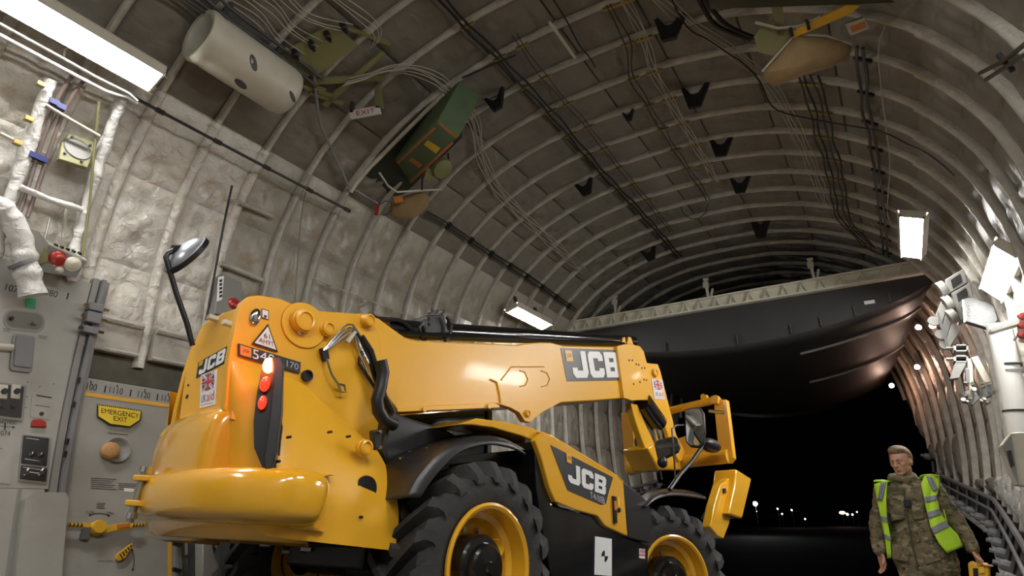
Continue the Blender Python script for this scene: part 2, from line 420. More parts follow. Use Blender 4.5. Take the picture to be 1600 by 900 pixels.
for c in range(5):
    a, b = 3.6+.9*c+GAP, 3.6+.9*(c+1)-GAP
    zb = S(b)[1]
    g_ = .03; a, b = a-g_*.8, b+g_*.8
    ysl = [y for y in MIDS if (y > 3.6 or zb > 2.2) and lip(y) < zb+.1]
    pr = [blanket(-a, -b, BLANK, 40+c*3+q, .06, .045) for q in (0, 1)]
    for q in (0, 1): smooth_all(pr[q]); copies(pr[q], wl, [y for y in ysl if y > 3.6][q::2], 'b')
    near = [y for y in ysl if y < 3.6]
    if near:
        pr = [blanket(-a, -b, BLANKN, 140+c*3+q, .07, .06, 24, .285, 2) for q in (0, 1)]
        for q in (0, 1): smooth_all(pr[q]); copies(pr[q], wl, near[q::2], 'b')
    full = [y for y in MIDS if y > 1 and zb > max(rail(y)+.05, lip(y))]
    if full:
        pr = [blanket(a, b, BLANKC if y0_ else BLANK, 70+c*3+q, .05, .03) for q, y0_ in ((0, c < 2), (1, c < 2))]  # upper right wall toned down with the shaded copy
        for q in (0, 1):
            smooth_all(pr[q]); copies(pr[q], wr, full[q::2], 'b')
    for y in MIDS:                                   # blankets cut off at the sill rail
        zt = S(a)[1]; lo = max(rail(y)+.05, lip(y))
        if y > 4 and zb <= lo < zt-.15:
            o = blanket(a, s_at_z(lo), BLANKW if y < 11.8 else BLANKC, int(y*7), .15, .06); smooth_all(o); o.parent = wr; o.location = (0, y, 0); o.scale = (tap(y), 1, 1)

# sill rail and its side plates along both sides of the ramp opening
for sx, nm in ((1, 'right'), (-1, 'left')):
    t = empty('sill_rail', (sx*3.5, 6, .3), 'dark grey sill rail with stanchions on the %s side of the ramp opening' % nm, 'rail')
    ys = np.arange(4.2, 16.2, .6)
    for off, z_, r in ((.14, 0.0, .035), (.16, -.16, .022)):
        MB().tube([hp(sx*s_at_z(rail(y)+z_), y, off) for y in ys], r, 6).build('rail_tube', BUMPGREY, t, True)
    m = MB()
    P = [[hp(sx*s_at_z(rail(y)-.1-(rail(y)-.1-lip(y))*j/8), y, .05+.0*j) for j in range(9)] for y in ys]
    MB().grid(P).build('side_plate', DARKG, t, True, solid=.03)
    MB().grid([[hp(sx*s_at_z(lip(y)+.10*(1-j)), y, .05+.10*j*0+.12*j) for j in range(2)] for y in ys]).build('edge_strip', PANEL if sx > 0 else DARKG, t, True, solid=.03)
    for y in np.arange(4.5, 16, .6):
        a, b = s_at_z(rail(y)), s_at_z(lip(y)+.08)
        MB().tube([hp(sx*(a+(b-a)*j/5), y, .12) for j in range(6)], .032, 6).build('stanchion', DARKG, t, True)
        c_ = hp(sx*(b-.12), y+.28, .16); MB().lathe([(.0,-.07),(.06,-.07),(.07,0),(.06,.05),(.03,.07),(.03,.12),(0,.12)], c_, (-sx*.9,0,.3), 10).build('roller_fitting', BUMPGREY, t, True)

# ------------------------------------------------------------------ strip lights
def strip_light(c, n, L, w, label, group='long fluorescent strip lights', hang=.10):
    """c centre of the diffuser, n the way it faces; long side runs along the fuselage"""
    n = unit(n); yv = V((0,1,0)); n = unit(n - yv*(n@yv)); x = np.cross(yv, n)
    R = np.column_stack((x, yv, n))
    t = empty('strip_light', c, label, 'light', group, R)
    h = MB()
    for sx in (-1, 1): h.prism([(sx*w/2, -L/2-.03, 0), (sx*(w/2+.05), -L/2-.03, -.09), (sx*(w/2+.05), L/2+.03, -.09), (sx*w/2, L/2+.03, 0)], (-sx*.004, 0, -.004))
    h.box((0,0,-.09), (w+.1, L+.06, .012))
    h.build('housing', CREAM, t)
    e = MB()
    for sy in (-1, 1): MB().box((0, sy*(L/2+.02), -.045), (w+.04, .02, .09)).build('end_cap', CREAM, t, bevel=.004)
    MB().box((0,0,-.006), (w, L, .012)).build('diffuser', EMIT, t)
    for sy in (-1, 1): MB().box((0, sy*L*.3, -.096-hang/2), (.05, .05, hang)).build('hanger', DARKG, t)
    f = MB()
    for sy in (-1, 1):
        for sx in (-1, 1): MB().cyl((sx*w/2, sy*(L/2+.03), 0), (sx*w/2, sy*(L/2+.06), 0), .012, n=8).build('latch', CHROME, t)
    return t
strip_light((-2.90, 1.40, 4.82), (.45,0,-.9), 1.36, .23, 'bright white strip light at the top left above the cream pipes', hang=.30)
strip_light((-3.13, 9.45, 4.52), (.30,0,-.9), 1.28, .23, 'white strip light low on the left wall above the yellow boom', hang=.28)
strip_light((3.07, 9.10, 4.52), (-.35,0,-.9), 1.45, .25, 'white strip light high above the right end of the cargo door beam')
strip_light((3.66, 7.95, 3.47), (-.75,0,-.6), 1.40, .27, 'wide white strip light at the right edge in an angled grey housing')
for (x, y, z, lbx) in ((-3.0, -1.9, 4.85, 'white strip light on the left wall ahead of the one at the top left'), (3.0, 2.6, 4.85, 'white strip light on the right wall just behind the camera view'), (3.0, -.2, 4.85, 'white strip light on the right wall level with the camera'), (3.0, -2.6, 4.85, 'white strip light on the right wall nearest the forward bulkhead')):
    strip_light((x, y, z), (-.45*np.sign(x),0,-.9), 1.42, .24, lbx)

# ------------------------------------------------------------------ cargo door raised under the roof
cdr = empty('cargo_door', (0, 11.5, 4.8), 'dark raised cargo door hanging across the tail behind a cream beam', 'door')
YB = 11.5; WB = 3.42
m = MB(); m.box((0, YB, 5.02), (2*WB, .10, .03)); m.box((0, YB, 4.80), (2*WB, .12, .03)); m.box((0, YB+.03, 4.91), (2*WB, .02, .22))
m.build('front_beam', BEAM, cdr, True)
for i in range(22):
    x = -WB+.16+i*(2*WB-.32)/21
    m = MB(); m.bar((x, YB-.03, 4.82), (x+.07, YB-.03, 5.0), .012, .05, (0,1,0)); m.bar((x+.14, YB-.03, 4.82), (x+.07, YB-.03, 5.0), .012, .05, (0,1,0)); m.build('gusset', BEAM, cdr, True)
arc = lambda x: 4.74-.06-.66*(1-(x/WB)**2)**.8
xs = np.linspace(-WB, WB, 40)
MB().prism([(x, YB+.06, arc(x)) for x in xs]+[(WB, YB+.06, 4.785), (-WB, YB+.06, 4.785)], (0,.03,0)).build('front_web', DOORSKIN, cdr, True)
P = [[(x*(tap(y)*.97 if y > 12 else 1), y, arc(x)-.10*(y-YB)) for x in xs] for y in np.linspace(YB+.06, 17.4, 14)]
MB().grid(P).build('outer_skin', DOORSKIN, cdr, True, solid=.03, smooth=60)
MB().grid([[(x*(tap(y)*.97), y, 4.99-.03*(y-YB)) for x in (-WB, WB)] for y in (YB+.05, 17.4)]).build('inner_skin', DARKG, cdr, True, solid=.02)
for x in (1.15, 1.65, 2.2, 2.75, .2, -1.2):
    MB().box((x, YB+.03, arc(x)+.09), (.02, .05, .18)).build('web_stiffener', DARKG, cdr, True)
MB().box((2.45, YB+.04, 4.45), (.16, .03, .06)).build('placard', WHITE, cdr, True)
for yy in (12.6, 14.6):
    P = [(x*tap(yy)*.97, yy, arc(x)-.10*(yy-YB)-.03) for x in np.linspace(1.2, WB, 12)]
    MB().tube(P, .03, 6).build('reflection_arc', BUMPGREY, cdr, True)  # paler tubes stand in for arcs of light reflected on the skin
for i, px in enumerate((963, 1108, 1273)):
    pl = Plane((0, YB-.02, 5), (0,-1,0)); c = pl.at(px, (503, 475, 440)[i])
    t = MB(); x = c[0]
    t.bar((x, YB, 5.03), (x-.02, YB, 5.42), .05, .05); t.box((x-.02, YB, 5.30), (.10,.08,.12)); t.cyl((x-.06,YB,5.42),(x+.04,YB,5.42),.035,n=8); t.bar((x+.05,YB,5.03),(x+.1,YB,5.2),.03,.04)
    tag(t.build('latch_post', CREAM), 'small cream latch post standing on the cargo door beam, %s' % ('nearest the telehandler boom', 'the middle one of three', 'nearest the right wall')[i], 'bracket', 'latch posts on the cargo door beam')
# ------------------------------------------------------------------ runs of cable and pipe on the shell
def run(name, label, cat, px, m, inset=.12, r=.008, offs=(0,), clamp=None, cname='cable', sag=0, group=None, n=6, straight=False, cl=(.10,.03,.03)):
    sy = [H(*p, inset=inset) for p in px]
    t = empty(name, hp(*sy[0], inset), label, cat, group)
    k = 1 if straight else 4
    ctr = sy if straight else [tuple(p) for p in sm(sy, 6)]
    for i, o in enumerate(offs):
        pts = []
        for j, (s, y) in enumerate(ctr):
            w = .012*math.sin(y*7+i*2)*(len(offs) > 1)
            dip = sag*abs(math.sin(math.pi*((y-2.29)/.61)))
            pts.append(hp(s+o+w, y, inset-dip))
        MB().tube(pts, r, n).build(cname, m[i % len(m)] if isinstance(m, list) else m, t, True)
    if clamp:
        ya, yb = sorted((sy[0][1], sy[-1][1]))
        S_ = sorted(sy, key=lambda q: q[1]); ysn = [q[1] for q in S_]; ssn = [q[0] for q in S_]
        for y in RINGS:
            if ya-.02 < y < yb+.02:
                s = float(np.interp(y, ysn, ssn)); x, z, nx, nz = S(s); c = hp(s, y, inset-.01)
                nn = V((nx,0,nz)); R = np.column_stack((np.cross((0,1,0), nn), (0,1,0), nn))
                MB().box(c, (abs(offs[-1]-offs[0])+cl[0], cl[1], cl[2]), R).build('clamp', clamp, t, True)
    return t
run('cable_run', 'pair of thick black cables running down the dark roof left of centre', 'cable', [(668,-25),(738,50),(780,90),(825,138),(858,172),(892,212),(945,274),(990,320),(1025,358),(1062,402)], BLACKM, r=.016, offs=(-.035,.035), clamp=BRASS)
run('cable_run', 'thin brown cable pair just right of the thick black pair on the roof', 'cable', [(803,55),(850,120),(885,160),(918,198),(970,264),(1000,300),(1050,362)], BROWNW, r=.007, offs=(-.03,.03), clamp=BRASS)
run('cable_run', 'dark cable pair on the roof above the stencilled bay, ending in a loose loop', 'cable', [(950,8),(980,65),(987,120),(1012,163),(1036,203),(1057,237),(1075,264),(1092,288),(1107,312)], BROWNW, r=.009, offs=(-.03,.03), clamp=BRASS)
run('cable_run', 'bundle of fine white wires along the crown of the roof', 'cable', [(975,0),(1005,55),(1020,108),(1045,155),(1068,195),(1090,232),(1120,285)], WIRE, r=.005, offs=(-.05,-.015,.02,.05), clamp=BRASS)
run('cable_run', 'white wires that pass under the large tan cover to the dark roof end', 'cable', [(1030,-5),(1080,38),(1150,85),(1205,135),(1245,205),(1270,262),(1290,322)], WIRE, r=.006, offs=(-.09,-.03,.02,.08), clamp=None)
run('cable_run', 'single black cable snaking sideways across the roof ribs at right', 'cable', [(1045,-10),(1073,42),(1105,62),(1135,82),(1162,100),(1187,128),(1215,173),(1300,193),(1380,208),(1415,225),(1450,242),(1490,275)], BLACKM, r=.009, inset=.19)
run('cable_run', 'bundle of four dark cables hanging in a row below the large tan cover', 'cable', [(1262,118),(1280,172),(1288,215),(1300,252),(1310,300),(1320,345),(1358,385)], [BROWNW, BLACKM], r=.012, offs=(-.12,-.05,.04,.11), clamp=BRASS, cl=(.06,.04,.03))
run('cable_run', 'dark cable pair right of the four hanging cables, by a pale wire', 'cable', [(1345,75),(1350,137),(1356,185),(1366,230),(1378,330),(1385,400)], BROWNW, r=.016, offs=(-.05,.03), clamp=BLACKM)
run('cable_run', 'pale single wire looping down the roof right of the dark pair', 'cable', [(1383,40),(1372,80),(1378,150),(1384,200),(1390,260),(1386,330),(1392,350)], WIRE, r=.007)
run('cable_run', 'white wires that sweep down right of the green case', 'cable', [(610,112),(645,108),(690,128),(722,165),(742,190),(752,240),(775,290),(815,335),(870,385),(915,425)], WIRE, r=.006, offs=(-.09,-.05,-.01,.03,.07), clamp=None)
run('pipe_run', 'thin dark pipe pair stepping down the left roof towards the low lamp', 'pipe', [(665,333),(700,352),(760,392),(820,430),(900,485)], BLACKM, r=.014, offs=(-.035,.035), clamp=BLACKM, cl=(.05,.05,.05), cname='pipe', straight=True)
run('tie_bar', 'long straight black bar slanting across the bright left wall', 'bar', [(205,150),(320,211),(430,269),(548,331)], BLACKM, inset=.26, r=.016, clamp=BLACKM, cl=(.05,.07,.05), cname='rod', straight=True)
run('pipe_run', 'upper cream pipe with blue ties under the long strip light', 'pipe', [(-40,15),(100,92),(150,120),(202,146),(215,158)], WHITEP, inset=.30, r=.013, cname='pipe', n=8, straight=True)
run('pipe_run', 'lower thick cream pipe that bends before its blue tie', 'pipe', [(-40,33),(100,108),(165,142),(180,147),(200,152),(215,162)], WHITEP, inset=.28, r=.018, cname='pipe', n=8, straight=True)
run('pipe_run', 'thin cream tube bending down at its left end beside the strip light', 'pipe', [(100,90),(102,78),(108,74),(140,90),(200,128)], WHITEP, inset=.26, r=.009, cname='pipe', straight=True)
run('conduit', 'grey conduit bending down the roof towards the small tan cover', 'pipe', [(490,105),(500,190),(515,225),(535,270),(548,292),(590,318)], PANELD, inset=.17, r=.018, cname='tube', clamp=BLACKM, cl=(.03,.04,.04))
run('conduit', 'thin twin tubes running down the ribs behind the yellow tower', 'pipe', [(478,300),(470,350),(466,400),(462,480)], PANELD, inset=.16, r=.008, offs=(0,), cname='tube')
run('equipment_rail', 'dark equipment rail beside the white cylinder, upper one', 'rail', [(290,-40),(360,22),(430,75),(500,130)], DARKG, inset=.2, r=.018, offs=(-.05,.05), clamp=DARKG, cname='rail_bar', straight=True, cl=(.05,.05,.04))
run('equipment_rail', 'dark equipment rail touching the white cylinder', 'rail', [(245,-40),(330,22),(410,80),(478,122)], DARKG, inset=.2, r=.016, offs=(-.03,.03), clamp=DARKG, cname='rail_bar', straight=True, cl=(.05,.05,.04))
for i, (px, lb) in enumerate((([(330,-20),(400,25),(430,60),(470,92)], 'first'), ([(380,-20),(430,15),(455,45),(498,72)], 'second'), ([(430,-20),(470,20),(500,35),(545,45)], 'third'), ([(500,-20),(560,22),(590,50),(585,72)], 'fourth'))):
    run('wire_bundle', 'fine white wires reaching the olive connector block, %s from the left' % lb, 'wire', px, WIRE, inset=.18, r=.005, offs=(-.05,0,.06), group='white wires at the connector block')
run('wire_bundle', 'white wires leaving the connector block towards the green case', 'wire', [(540,130),(570,122),(600,110),(640,104)], WIRE, inset=.18, r=.006, offs=(-.06,-.02,.03,.07))
run('cable_run', 'short black cable crossing two ribs near the grey spacer bar', 'cable', [(858,-10),(885,32),(905,70),(920,88),(930,105)], BLACKM, r=.009)
run('spacer_bar', 'pale grey spacer bar bridging two roof ribs above centre', 'bar', [(858,34),(898,90)], CREAM, inset=.17, r=.02, cname='bar', straight=True)
run('cross_tube', 'black tube clipped across the thick black cables', 'bar', [(722,122),(760,105),(806,86)], BLACKM, inset=.2, r=.013, cname='tube', straight=True)
run('pipe_run', 'dark pipe pair at the far upper right corner of the roof', 'pipe', [(1535,120),(1570,98),(1625,60)], BROWNW, inset=.2, r=.016, offs=(-.03,.04), clamp=BLACKM, cname='pipe', straight=True)
run('cable_run', 'thin line along the lower left ribs above the yellow boom', 'cable', [(485,433),(540,455),(600,478),(660,500)], WIRE, inset=.16, r=.007)
# loose loop
s_, y_ = H(1092,290,.16); c = hp(s_, y_, .16)
plp = Plane(c, S(s_)[2] and (S(s_)[2],0,S(s_)[3]))
tag(MB().tube([plp.at(*p) for p in ((1106,318),(1103,332),(1092,341),(1080,342),(1068,334),(1064,324))], .008, 6).build('cable_loop', BLACKM), 'loose black loop of cable hanging from a roof rib', 'cable')

# black V brackets
def vbracket(px, py, sc, label, hole=False):
    s, y = H(px, py, .2); x, z, nx, nz = S(s); n = V((nx,0,nz)); v = -n; u = unit(np.cross((0,1,0), n)); u = u if u[0] > 0 else -u
    o = hp(s, y, .2)
    T = [(-.5,.42),(-.38,.44),(-.12,.10),(0,.06),(.12,.10),(.38,.50),(.5,.52),(.40,.15),(.22,-.42),(-.20,-.42),(-.42,.2)]
    if hole: T = [(-.5,.5),(-.36,.5),(0,.12),(.36,.5),(.5,.5),(.36,0),(.24,-.6),(-.16,-.6),(-.38,0)]
    t = tag(MB().prism([o+u*a*sc+v*b*sc for a, b in T], (0,.05,0)).build('roof_bracket', BLACKM), label, 'bracket', 'black V brackets on the roof')
    return t
for px, py, sc, lb in ((1045,42,.36,'uppermost black V bracket on the roof'),(1085,150,.36,'black V bracket left of the large tan cover'),(1126,228,.36,'third black V bracket down the crown line'),(1156,288,.34,'narrow black V bracket, fourth down the crown line'),
                       (773,158,.30,'black wedge bracket just right of the green case'),(913,292,.34,'black wedge bracket left of the thick cables'),(1014,396,.36,'lowest black wedge bracket near the dark roof end'),(981,180,.16,'tiny black bracket between two ribs at the roof centre')):
    vbracket(px, py, sc, lb)
vbracket(1188, 355, .36, 'lowest black bracket with a round hole on the crown line', True)

# ------------------------------------------------------------------ roof equipment
def roof_plane(px, py, inset, n=None):
    s, y = H(px, py, inset); x, z, nx, nz = S(s)
    return Plane(hp(s, y, inset), (nx,0,nz) if n is None else n)
# white cylinder
pc = hp(*H(383,102,.38), .38); px_ = Plane(pc, (1,0,0)); ya = px_.at(316,56)[1]; yb = px_.at(452,150)[1]
dep = (V((pc[0],(ya+yb)/2,pc[2]))-CAM)@CF; r = 41*dep/FPX
t = empty('air_cylinder', (pc[0],ya,pc[2]), 'large white cylinder with a flared open mouth under the roof', 'duct')
MB().lathe([(.0,.12),(r*.70,.12),(r*.72,0),(r*.8,-.035),(r*.95,-.04),(r*1.03,0),(r*1.0,.05),(r*.98,.09),(r,.12),(r,yb-ya-.10),(r*.95,yb-ya-.03),(r*.8,yb-ya),(0,yb-ya)], (pc[0],ya,pc[2]), (0,1,0), 40).build('casing', CREAM, t, True, smooth=50)
MB().lathe([(0,.10),(r*.69,.10),(r*.69,.112),(0,.112)], (pc[0],ya,pc[2]), (0,1,0), 30).build('mouth_plate', DARKG, t, True)
def on_cyl(px, py):
    o = V((pc[0],0,pc[2])); rr = ray(px,py); a = rr[0]**2+rr[2]**2; d = CAM-o; b = rr[0]*d[0]+rr[2]*d[2]; c_ = d[0]**2+d[2]**2-r*r
    q = b*b-a*c_; tt = (-b-math.sqrt(max(q,0)))/a; return CAM+rr*tt
for (cx, cy, w, h, an) in ((396,98,5,14,.25),(376,131,5,12,.9),(457,151,3,10,.4)):
    q = [on_cyl(cx+w*math.cos(k)*math.cos(an)-h*math.sin(k)*math.sin(an)*(-1), cy+h*math.sin(k)*math.cos(an)-w*math.cos(k)*math.sin(an)*(1)) for k in np.linspace(0, 2*math.pi, 13)[:-1]]
    nn = unit(sum(q)/12-V((pc[0],(sum(q)/12)[1],pc[2])))
    MB().prism([p+nn*.004 for p in q], -nn*.02).build('oval_slot', DARKG, t, True)
for sy in (.25, .8):
    yy = ya+(yb-ya)*sy; MB().bar((pc[0],yy,pc[2]+r*.9), (pc[0]-.1,yy,pc[2]+r+.28), .06, .03).build('mount_bracket', DARKG, t, True)
# connector block with frame
pl = roof_plane(475, 95, .16)
t = empty('connector_block', pl.o, 'olive connector block of black plugs among white wires', 'electrical')
plate('frame', pl, [(388,118),(520,35),(560,72),(495,118),(412,126)], .03, OLIVE, t)
plate('mount_bar', pl, [(470,125),(600,118),(602,126),(474,134)], .04, OLIVE, t)
plate('mount_bar', pl, [(520,38),(526,36),(612,66),(608,72)], .04, OLIVE, t)
plate('mount_bar', pl, [(596,80),(603,84),(510,168),(503,163)], .04, OLIVE, t)
for i in range(6):
    c_ = pl.at(410+25*i, 108-14*i); MB().lathe([(.035,0),(.035,.10),(.02,.11),(.018,.17),(0,.17)], c_, pl.n, 12).build('plug', BLACKM, t, True)
for i in range(3):
    plate('ladder_rung', pl, [(446+18*i,120+14*i),(449+18*i,116+14*i),(510+14*i,140+10*i),(507+14*i,145+10*i)], .03, OLIVE, t)
# exit sign
s_, y_ = H(570, 170, .34); pl = Plane(hp(s_, y_, .34), (0,-1,0))
t = empty('exit_sign', pl.o, 'small white hanging sign with red EXIT lettering', 'sign')
plate('board', pl, [(545,173),(592,165),(594,177),(548,186)], .02, WHITE, t)
text_on('lettering', 'EXIT', pl.quad([(545,173),(592,165),(594,177),(548,186)]), RED_INK, t, lift=.003, box=(.24,.2,.86,.8))
plate('hanger_arm', pl, [(547,158),(551,158),(552,175),(546,176)], .03, DARKG, t); plate('hanger_arm', pl, [(585,135),(592,132),(596,168),(586,168)], .04, OLIVE, t)
# green case in its recess
pl = roof_plane(650, 240, .50, (-.35,-.25,-.9)); up = V((.30,.22,.93))*.62
t = empty('raft_case', pl.o, 'green case with orange taped edges set in the roof recess', 'case')
F = [(600,262),(683,190),(717,214),(636,291)]
MB().prism(pl.poly(F), up).build('case_body', GREENB, t, True, bevel=.01)
plate('front_panel', pl, [(603,262),(683,193),(714,214),(636,288)], .004, GREENF, t, off=.004)
for q in ([(609,264),(678,199),(681,201),(612,266)], [(684,193),(687,192),(715,214),(712,217)], [(636,287),(706,222),(709,224),(641,288)], [(609,268),(613,266),(639,284),(636,288)]):
    plate('orange_tape', pl, q, .004, ORANGE, t, off=.008)
plate('yellow_placard', pl, [(662,226),(668,219),(688,232),(681,240)], .004, TAPE, t, off=.008)
plate('orange_placard', pl, [(639,251),(643,246),(660,257),(655,263)], .004, ORANGE, t, off=.008)
rc = (MB().tube([hp(*H(*p, .17), .17) for p in ((548,300),(557,287),(578,262),(600,240),(645,195),(672,168),(694,149))], .028, 8).build('recess_rim', CREAM, t, True))
pl2 = roof_plane(640, 225, .13)
(plate('recess_panel', pl2, [(556,290),(600,243),(690,152),(722,180),(722,215),(610,325),(590,318)], .03, mat('dark_green_recess', (.02,.03,.015), .6), t))
# tan covers
def cover(px, py, rx, ry, inset, ang, label, w=.20, sc=1):
    s, y = H(px, py, inset); o = hp(s, y, inset); dep = (o-CAM)@CF; a = rx*dep/FPX; b = ry*dep/FPX
    ca, sa = math.cos(ang), math.sin(ang); u = CR*ca+CU*sa; v = -CR*sa+CU*ca; n = np.cross(u, v)
    t = empty('canvas_cover', o, label, 'cover')
    P = []
    N = 24
    for i in range(13):
        th = math.pi*i/12; row = []
        for k in range(N+1):
            ph = 2*math.pi*k/N; f = 1+.10*math.cos(2*ph+.5)+.05*math.sin(3*ph)+.03*math.sin(9*ph+i)
            row.append(o+u*a*f*math.sin(th)*math.cos(ph)+v*b*f*math.sin(th)*math.sin(ph)+n*w*math.cos(th))
        P.append(row)
    MB().grid(P).build('canvas', TAN, t, True, smooth=80)
    MB().tube([o+u*a*1.02*math.cos(k)+v*b*1.02*math.sin(k)-n*w*.3 for k in np.linspace(.2, math.pi-.1, 14)], .012, 6).build('white_cord', WIRE, t, True)
    return t
t = cover(641, 323, 31, 20, .40, .42, 'small tan canvas cover below the green case', .07)
pl = roof_plane(640, 300, .42)
plate('yellow_bracket', pl, [(668,262),(678,266),(672,283),(662,280)], .04, OLIVE, t); plate('orange_tab', pl, [(615,309),(629,308),(630,315),(617,318)], .03, ORANGE, t)
MB().tube([pl.at(*p) for p in ((593,270),(606,290),(620,300),(650,298),(690,296),(706,275))], .014, 6).build('support_rod', CREAM, t, True)
MB().tube([pl.at(*p) for p in ((660,278),(659,297))], .012, 6).build('strap', BLACKM, t, True); MB().tube([pl.at(*p) for p in ((700,240),(702,256))], .012, 6).build('strap', BLACKM, t, True)
MB().lathe([(0,0),(.15,.0),(.14,.05),(.05,.07),(0,.07)], pl.at(690,262), pl.n, 20).build('round_base', OLIVE, t, True)
tg = empty('red_pull_tag', pl.at(588,330), 'red pull tag on a black cord left of the small tan cover', 'tag')
plate('tag_flag', pl, [(588,321),(593,320),(591,337),(585,336)], .01, REDDULL, tg); MB().tube([pl.at(*p) for p in ((592,320),(602,314),(612,316),(612,330),(600,337),(594,335))], .006, 5).build('cord', BLACKM, tg, True)
pl = roof_plane(1260, 60, .55, (.1,-.62,-.78))
t = empty('canvas_cover', pl.at(1258,95), 'large tan canvas cover under the yellow bar at top right', 'cover')
O_ = [(1191,112),(1205,98),(1222,78),(1243,54),(1262,55),(1290,58),(1315,62),(1331,75),(1325,92),(1300,103),(1270,112),(1250,118),(1228,128),(1207,134),(1198,127)]
cc = V(pl.at(1262,90)); ring0 = pl.poly(O_)
m = MB(); P = [ring0, [p*.97+cc*.03-pl.n*-.05 for p in ring0], [p*.75+cc*.25+pl.n*.13 for p in ring0], [p*.4+cc*.6+pl.n*.17 for p in ring0], [cc+pl.n*.175+(p-cc)*.01 for p in ring0]]
P = [row+[row[0]] for row in P]; m.grid(P).build('canvas', TAN, t, True, smooth=70)
plate('back_cloth', pl, O_, .05, TAN, t)
MB().tube([pl.at(*p, off=.03) for p in ((1191,112),(1215,85),(1243,54),(1290,56),(1331,70))], .012, 6).build('white_cord', WIRE, t, True)
h = empty('hoist_arm', pl.at(1240,45), 'dark yellow hoist arm with black straps above the large tan cover', 'hoist')
plate('arm_bar', pl, [(1236,50),(1240,60),(1330,22),(1345,8),(1322,8)], .06, YWIRE, h, off=.06, bevel=.006)
plate('arm_bar', pl, [(1203,-5),(1222,-5),(1226,55),(1214,56)], .05, OLIVE, h)
plate('base_plate', pl, [(1178,58),(1192,38),(1215,32),(1236,48),(1230,70),(1210,88),(1186,82)], .04, OLIVE, h)
for a_ in (1236, 1262): plate('strap', pl, [(a_-3,44-(a_-1236)*.4),(a_+2,43-(a_-1236)*.4),(a_+5,56-(a_-1236)*.4),(a_,58-(a_-1236)*.4)], .09, BLACKM, h, off=.075)
plate('top_box', pl, [(1105,-10),(1420,-10),(1400,4),(1180,12),(1110,14)], .2, mat('dark_olive_box', (.05,.045,.02), .6), h, off=.02)
MB().tube([pl.at(*p, off=.03) for p in ((1180,35),(1215,44),(1245,42),(1268,33),(1282,26))], .014, 6).build('white_cord', WIRE, h, True)
w = plate('orange_label_block', pl, [(1322,38),(1350,28),(1358,45),(1330,56)], .08, CREAM, h, off=.02)
plate('orange_label', pl, [(1328,42),(1350,33),(1354,42),(1332,51)], .004, ORANGE, w, off=.025)
run('cable_run', 'thick black cable pair curving in front of the yellow hoist arm', 'cable', [(1090,-12),(1105,12),(1125,38),(1150,52),(1178,62)], BLACKM, inset=.25, r=.025, offs=(-.04,.04))

# ------------------------------------------------------------------ left wall: emergency door, control panel
def lw(px, py, inset=.0): s, y = H(px, py, inset); return y, S(s)[1]+S(s)[3]*inset*0
def WP(y, z, inset): return hp(-s_at_z(z), y, inset)
def wpatch(name, rows, i0, i1, m, parent, nz=1, bevel=0):
    P = []
    for z, a, b in rows: P.append([WP(a, z, i1)]+[WP(a+(b-a)*j/4, z, i0) for j in range(5)]+[WP(b, z, i1)])
    P = [[WP(p_[1], rows[0][0], i1) if False else p_ for p_ in P[0]]]+P[1:]
    top = [WP(rows[0][1]+(rows[0][2]-rows[0][1])*j/4, rows[0][0], i1) for j in range(5)]
    bot = [WP(rows[-1][1]+(rows[-1][2]-rows[-1][1])*j/4, rows[-1][0], i1) for j in range(5)]
    P = [[P[0][0]]+top+[P[0][-1]]]+P+[[P[-1][0]]+bot+[P[-1][-1]]]
    return MB().grid(P).build(name, m, parent, True, smooth=30, bevel=bevel)
def wtext(txt, y0, y1, z0, z1, inset, m, parent, name='lettering'):
    return text_on(name, txt, lambda u, v, w=0: WP(y0+(y1-y0)*u, z0+(z1-z0)*v, inset), m, parent)
def wstrip(name, path, w, inset, m, parent):
    a = []; b = []
    for i, (y, z) in enumerate(path):
        y0, z0 = path[max(i-1,0)]; y1, z1 = path[min(i+1,len(path)-1)]; L_ = math.hypot(y1-y0, z1-z0); ny, nz_ = -(z1-z0)/L_*w/2, (y1-y0)/L_*w/2
        a.append(WP(y+ny, z+nz_, inset)); b.append(WP(y-ny, z-nz_, inset))
    return MB().grid([a, b]).build(name, m, parent, True, smooth=0)
ztop = lw(180,603)[1]; yL = lw(106,640)[0]-.05; yR = lw(268,690)[0]+.02
door = tag(empty('door_1', WP((yL+yR)/2, .2, .1)), kind='structure')
zs = [ztop-.10*(1-math.cos(math.radians(t_))) for t_ in (0, 30, 60, 90)]
rows = []
for t_ in (0, 25, 50, 70, 90):
    d = .16*(1-math.sin(math.radians(t_))) ; rows.append((ztop-.16*(1-math.cos(math.radians(t_))), yL+.0, yR-d))
rows += [(z, yL, yR) for z in np.linspace(ztop-.25, .2, 14)]
wpatch('door_leaf', rows, .12, .03, PANEL, door)
zs_ = lw(180,628)[1]
wstrip('yellow_stripe', [(yL+.02, z) for z in np.linspace(zs_, .2, 14)], .035, .124, YELLOW_INK, door)
wstrip('yellow_stripe', [(yL+.02, zs_), (yR-.06, zs_)], .035, .1245, YELLOW_INK, door)
wstrip('yellow_stripe', [(yR-.055, z) for z in np.linspace(zs_-.05, .2, 14)], .035, .124, YELLOW_INK, door)
zt = lw(180,616)[1]
for txt, px in (('1100',127.5),('1110',170),('1120',214.5),('1130',252)):
    y = lw(px, 618)[0]; wtext(txt, y-.058, y+.058, zt-.03, zt+.03, .124, BLACK_INK, door, 'station_number')
    wstrip('station_mark', [(y, zt+.03), (y, zt+.055)], .01, .1242, BLACK_INK, door)
    wstrip('station_mark', [(y+.127, zt+.03), (y+.127, zt-.035)], .012, .1242, BLACK_INK, door)
pl = Plane(WP(*lw(187,650,.12), .135), WP(2.9, 1.5, 1)-WP(2.9, 1.5, 0))
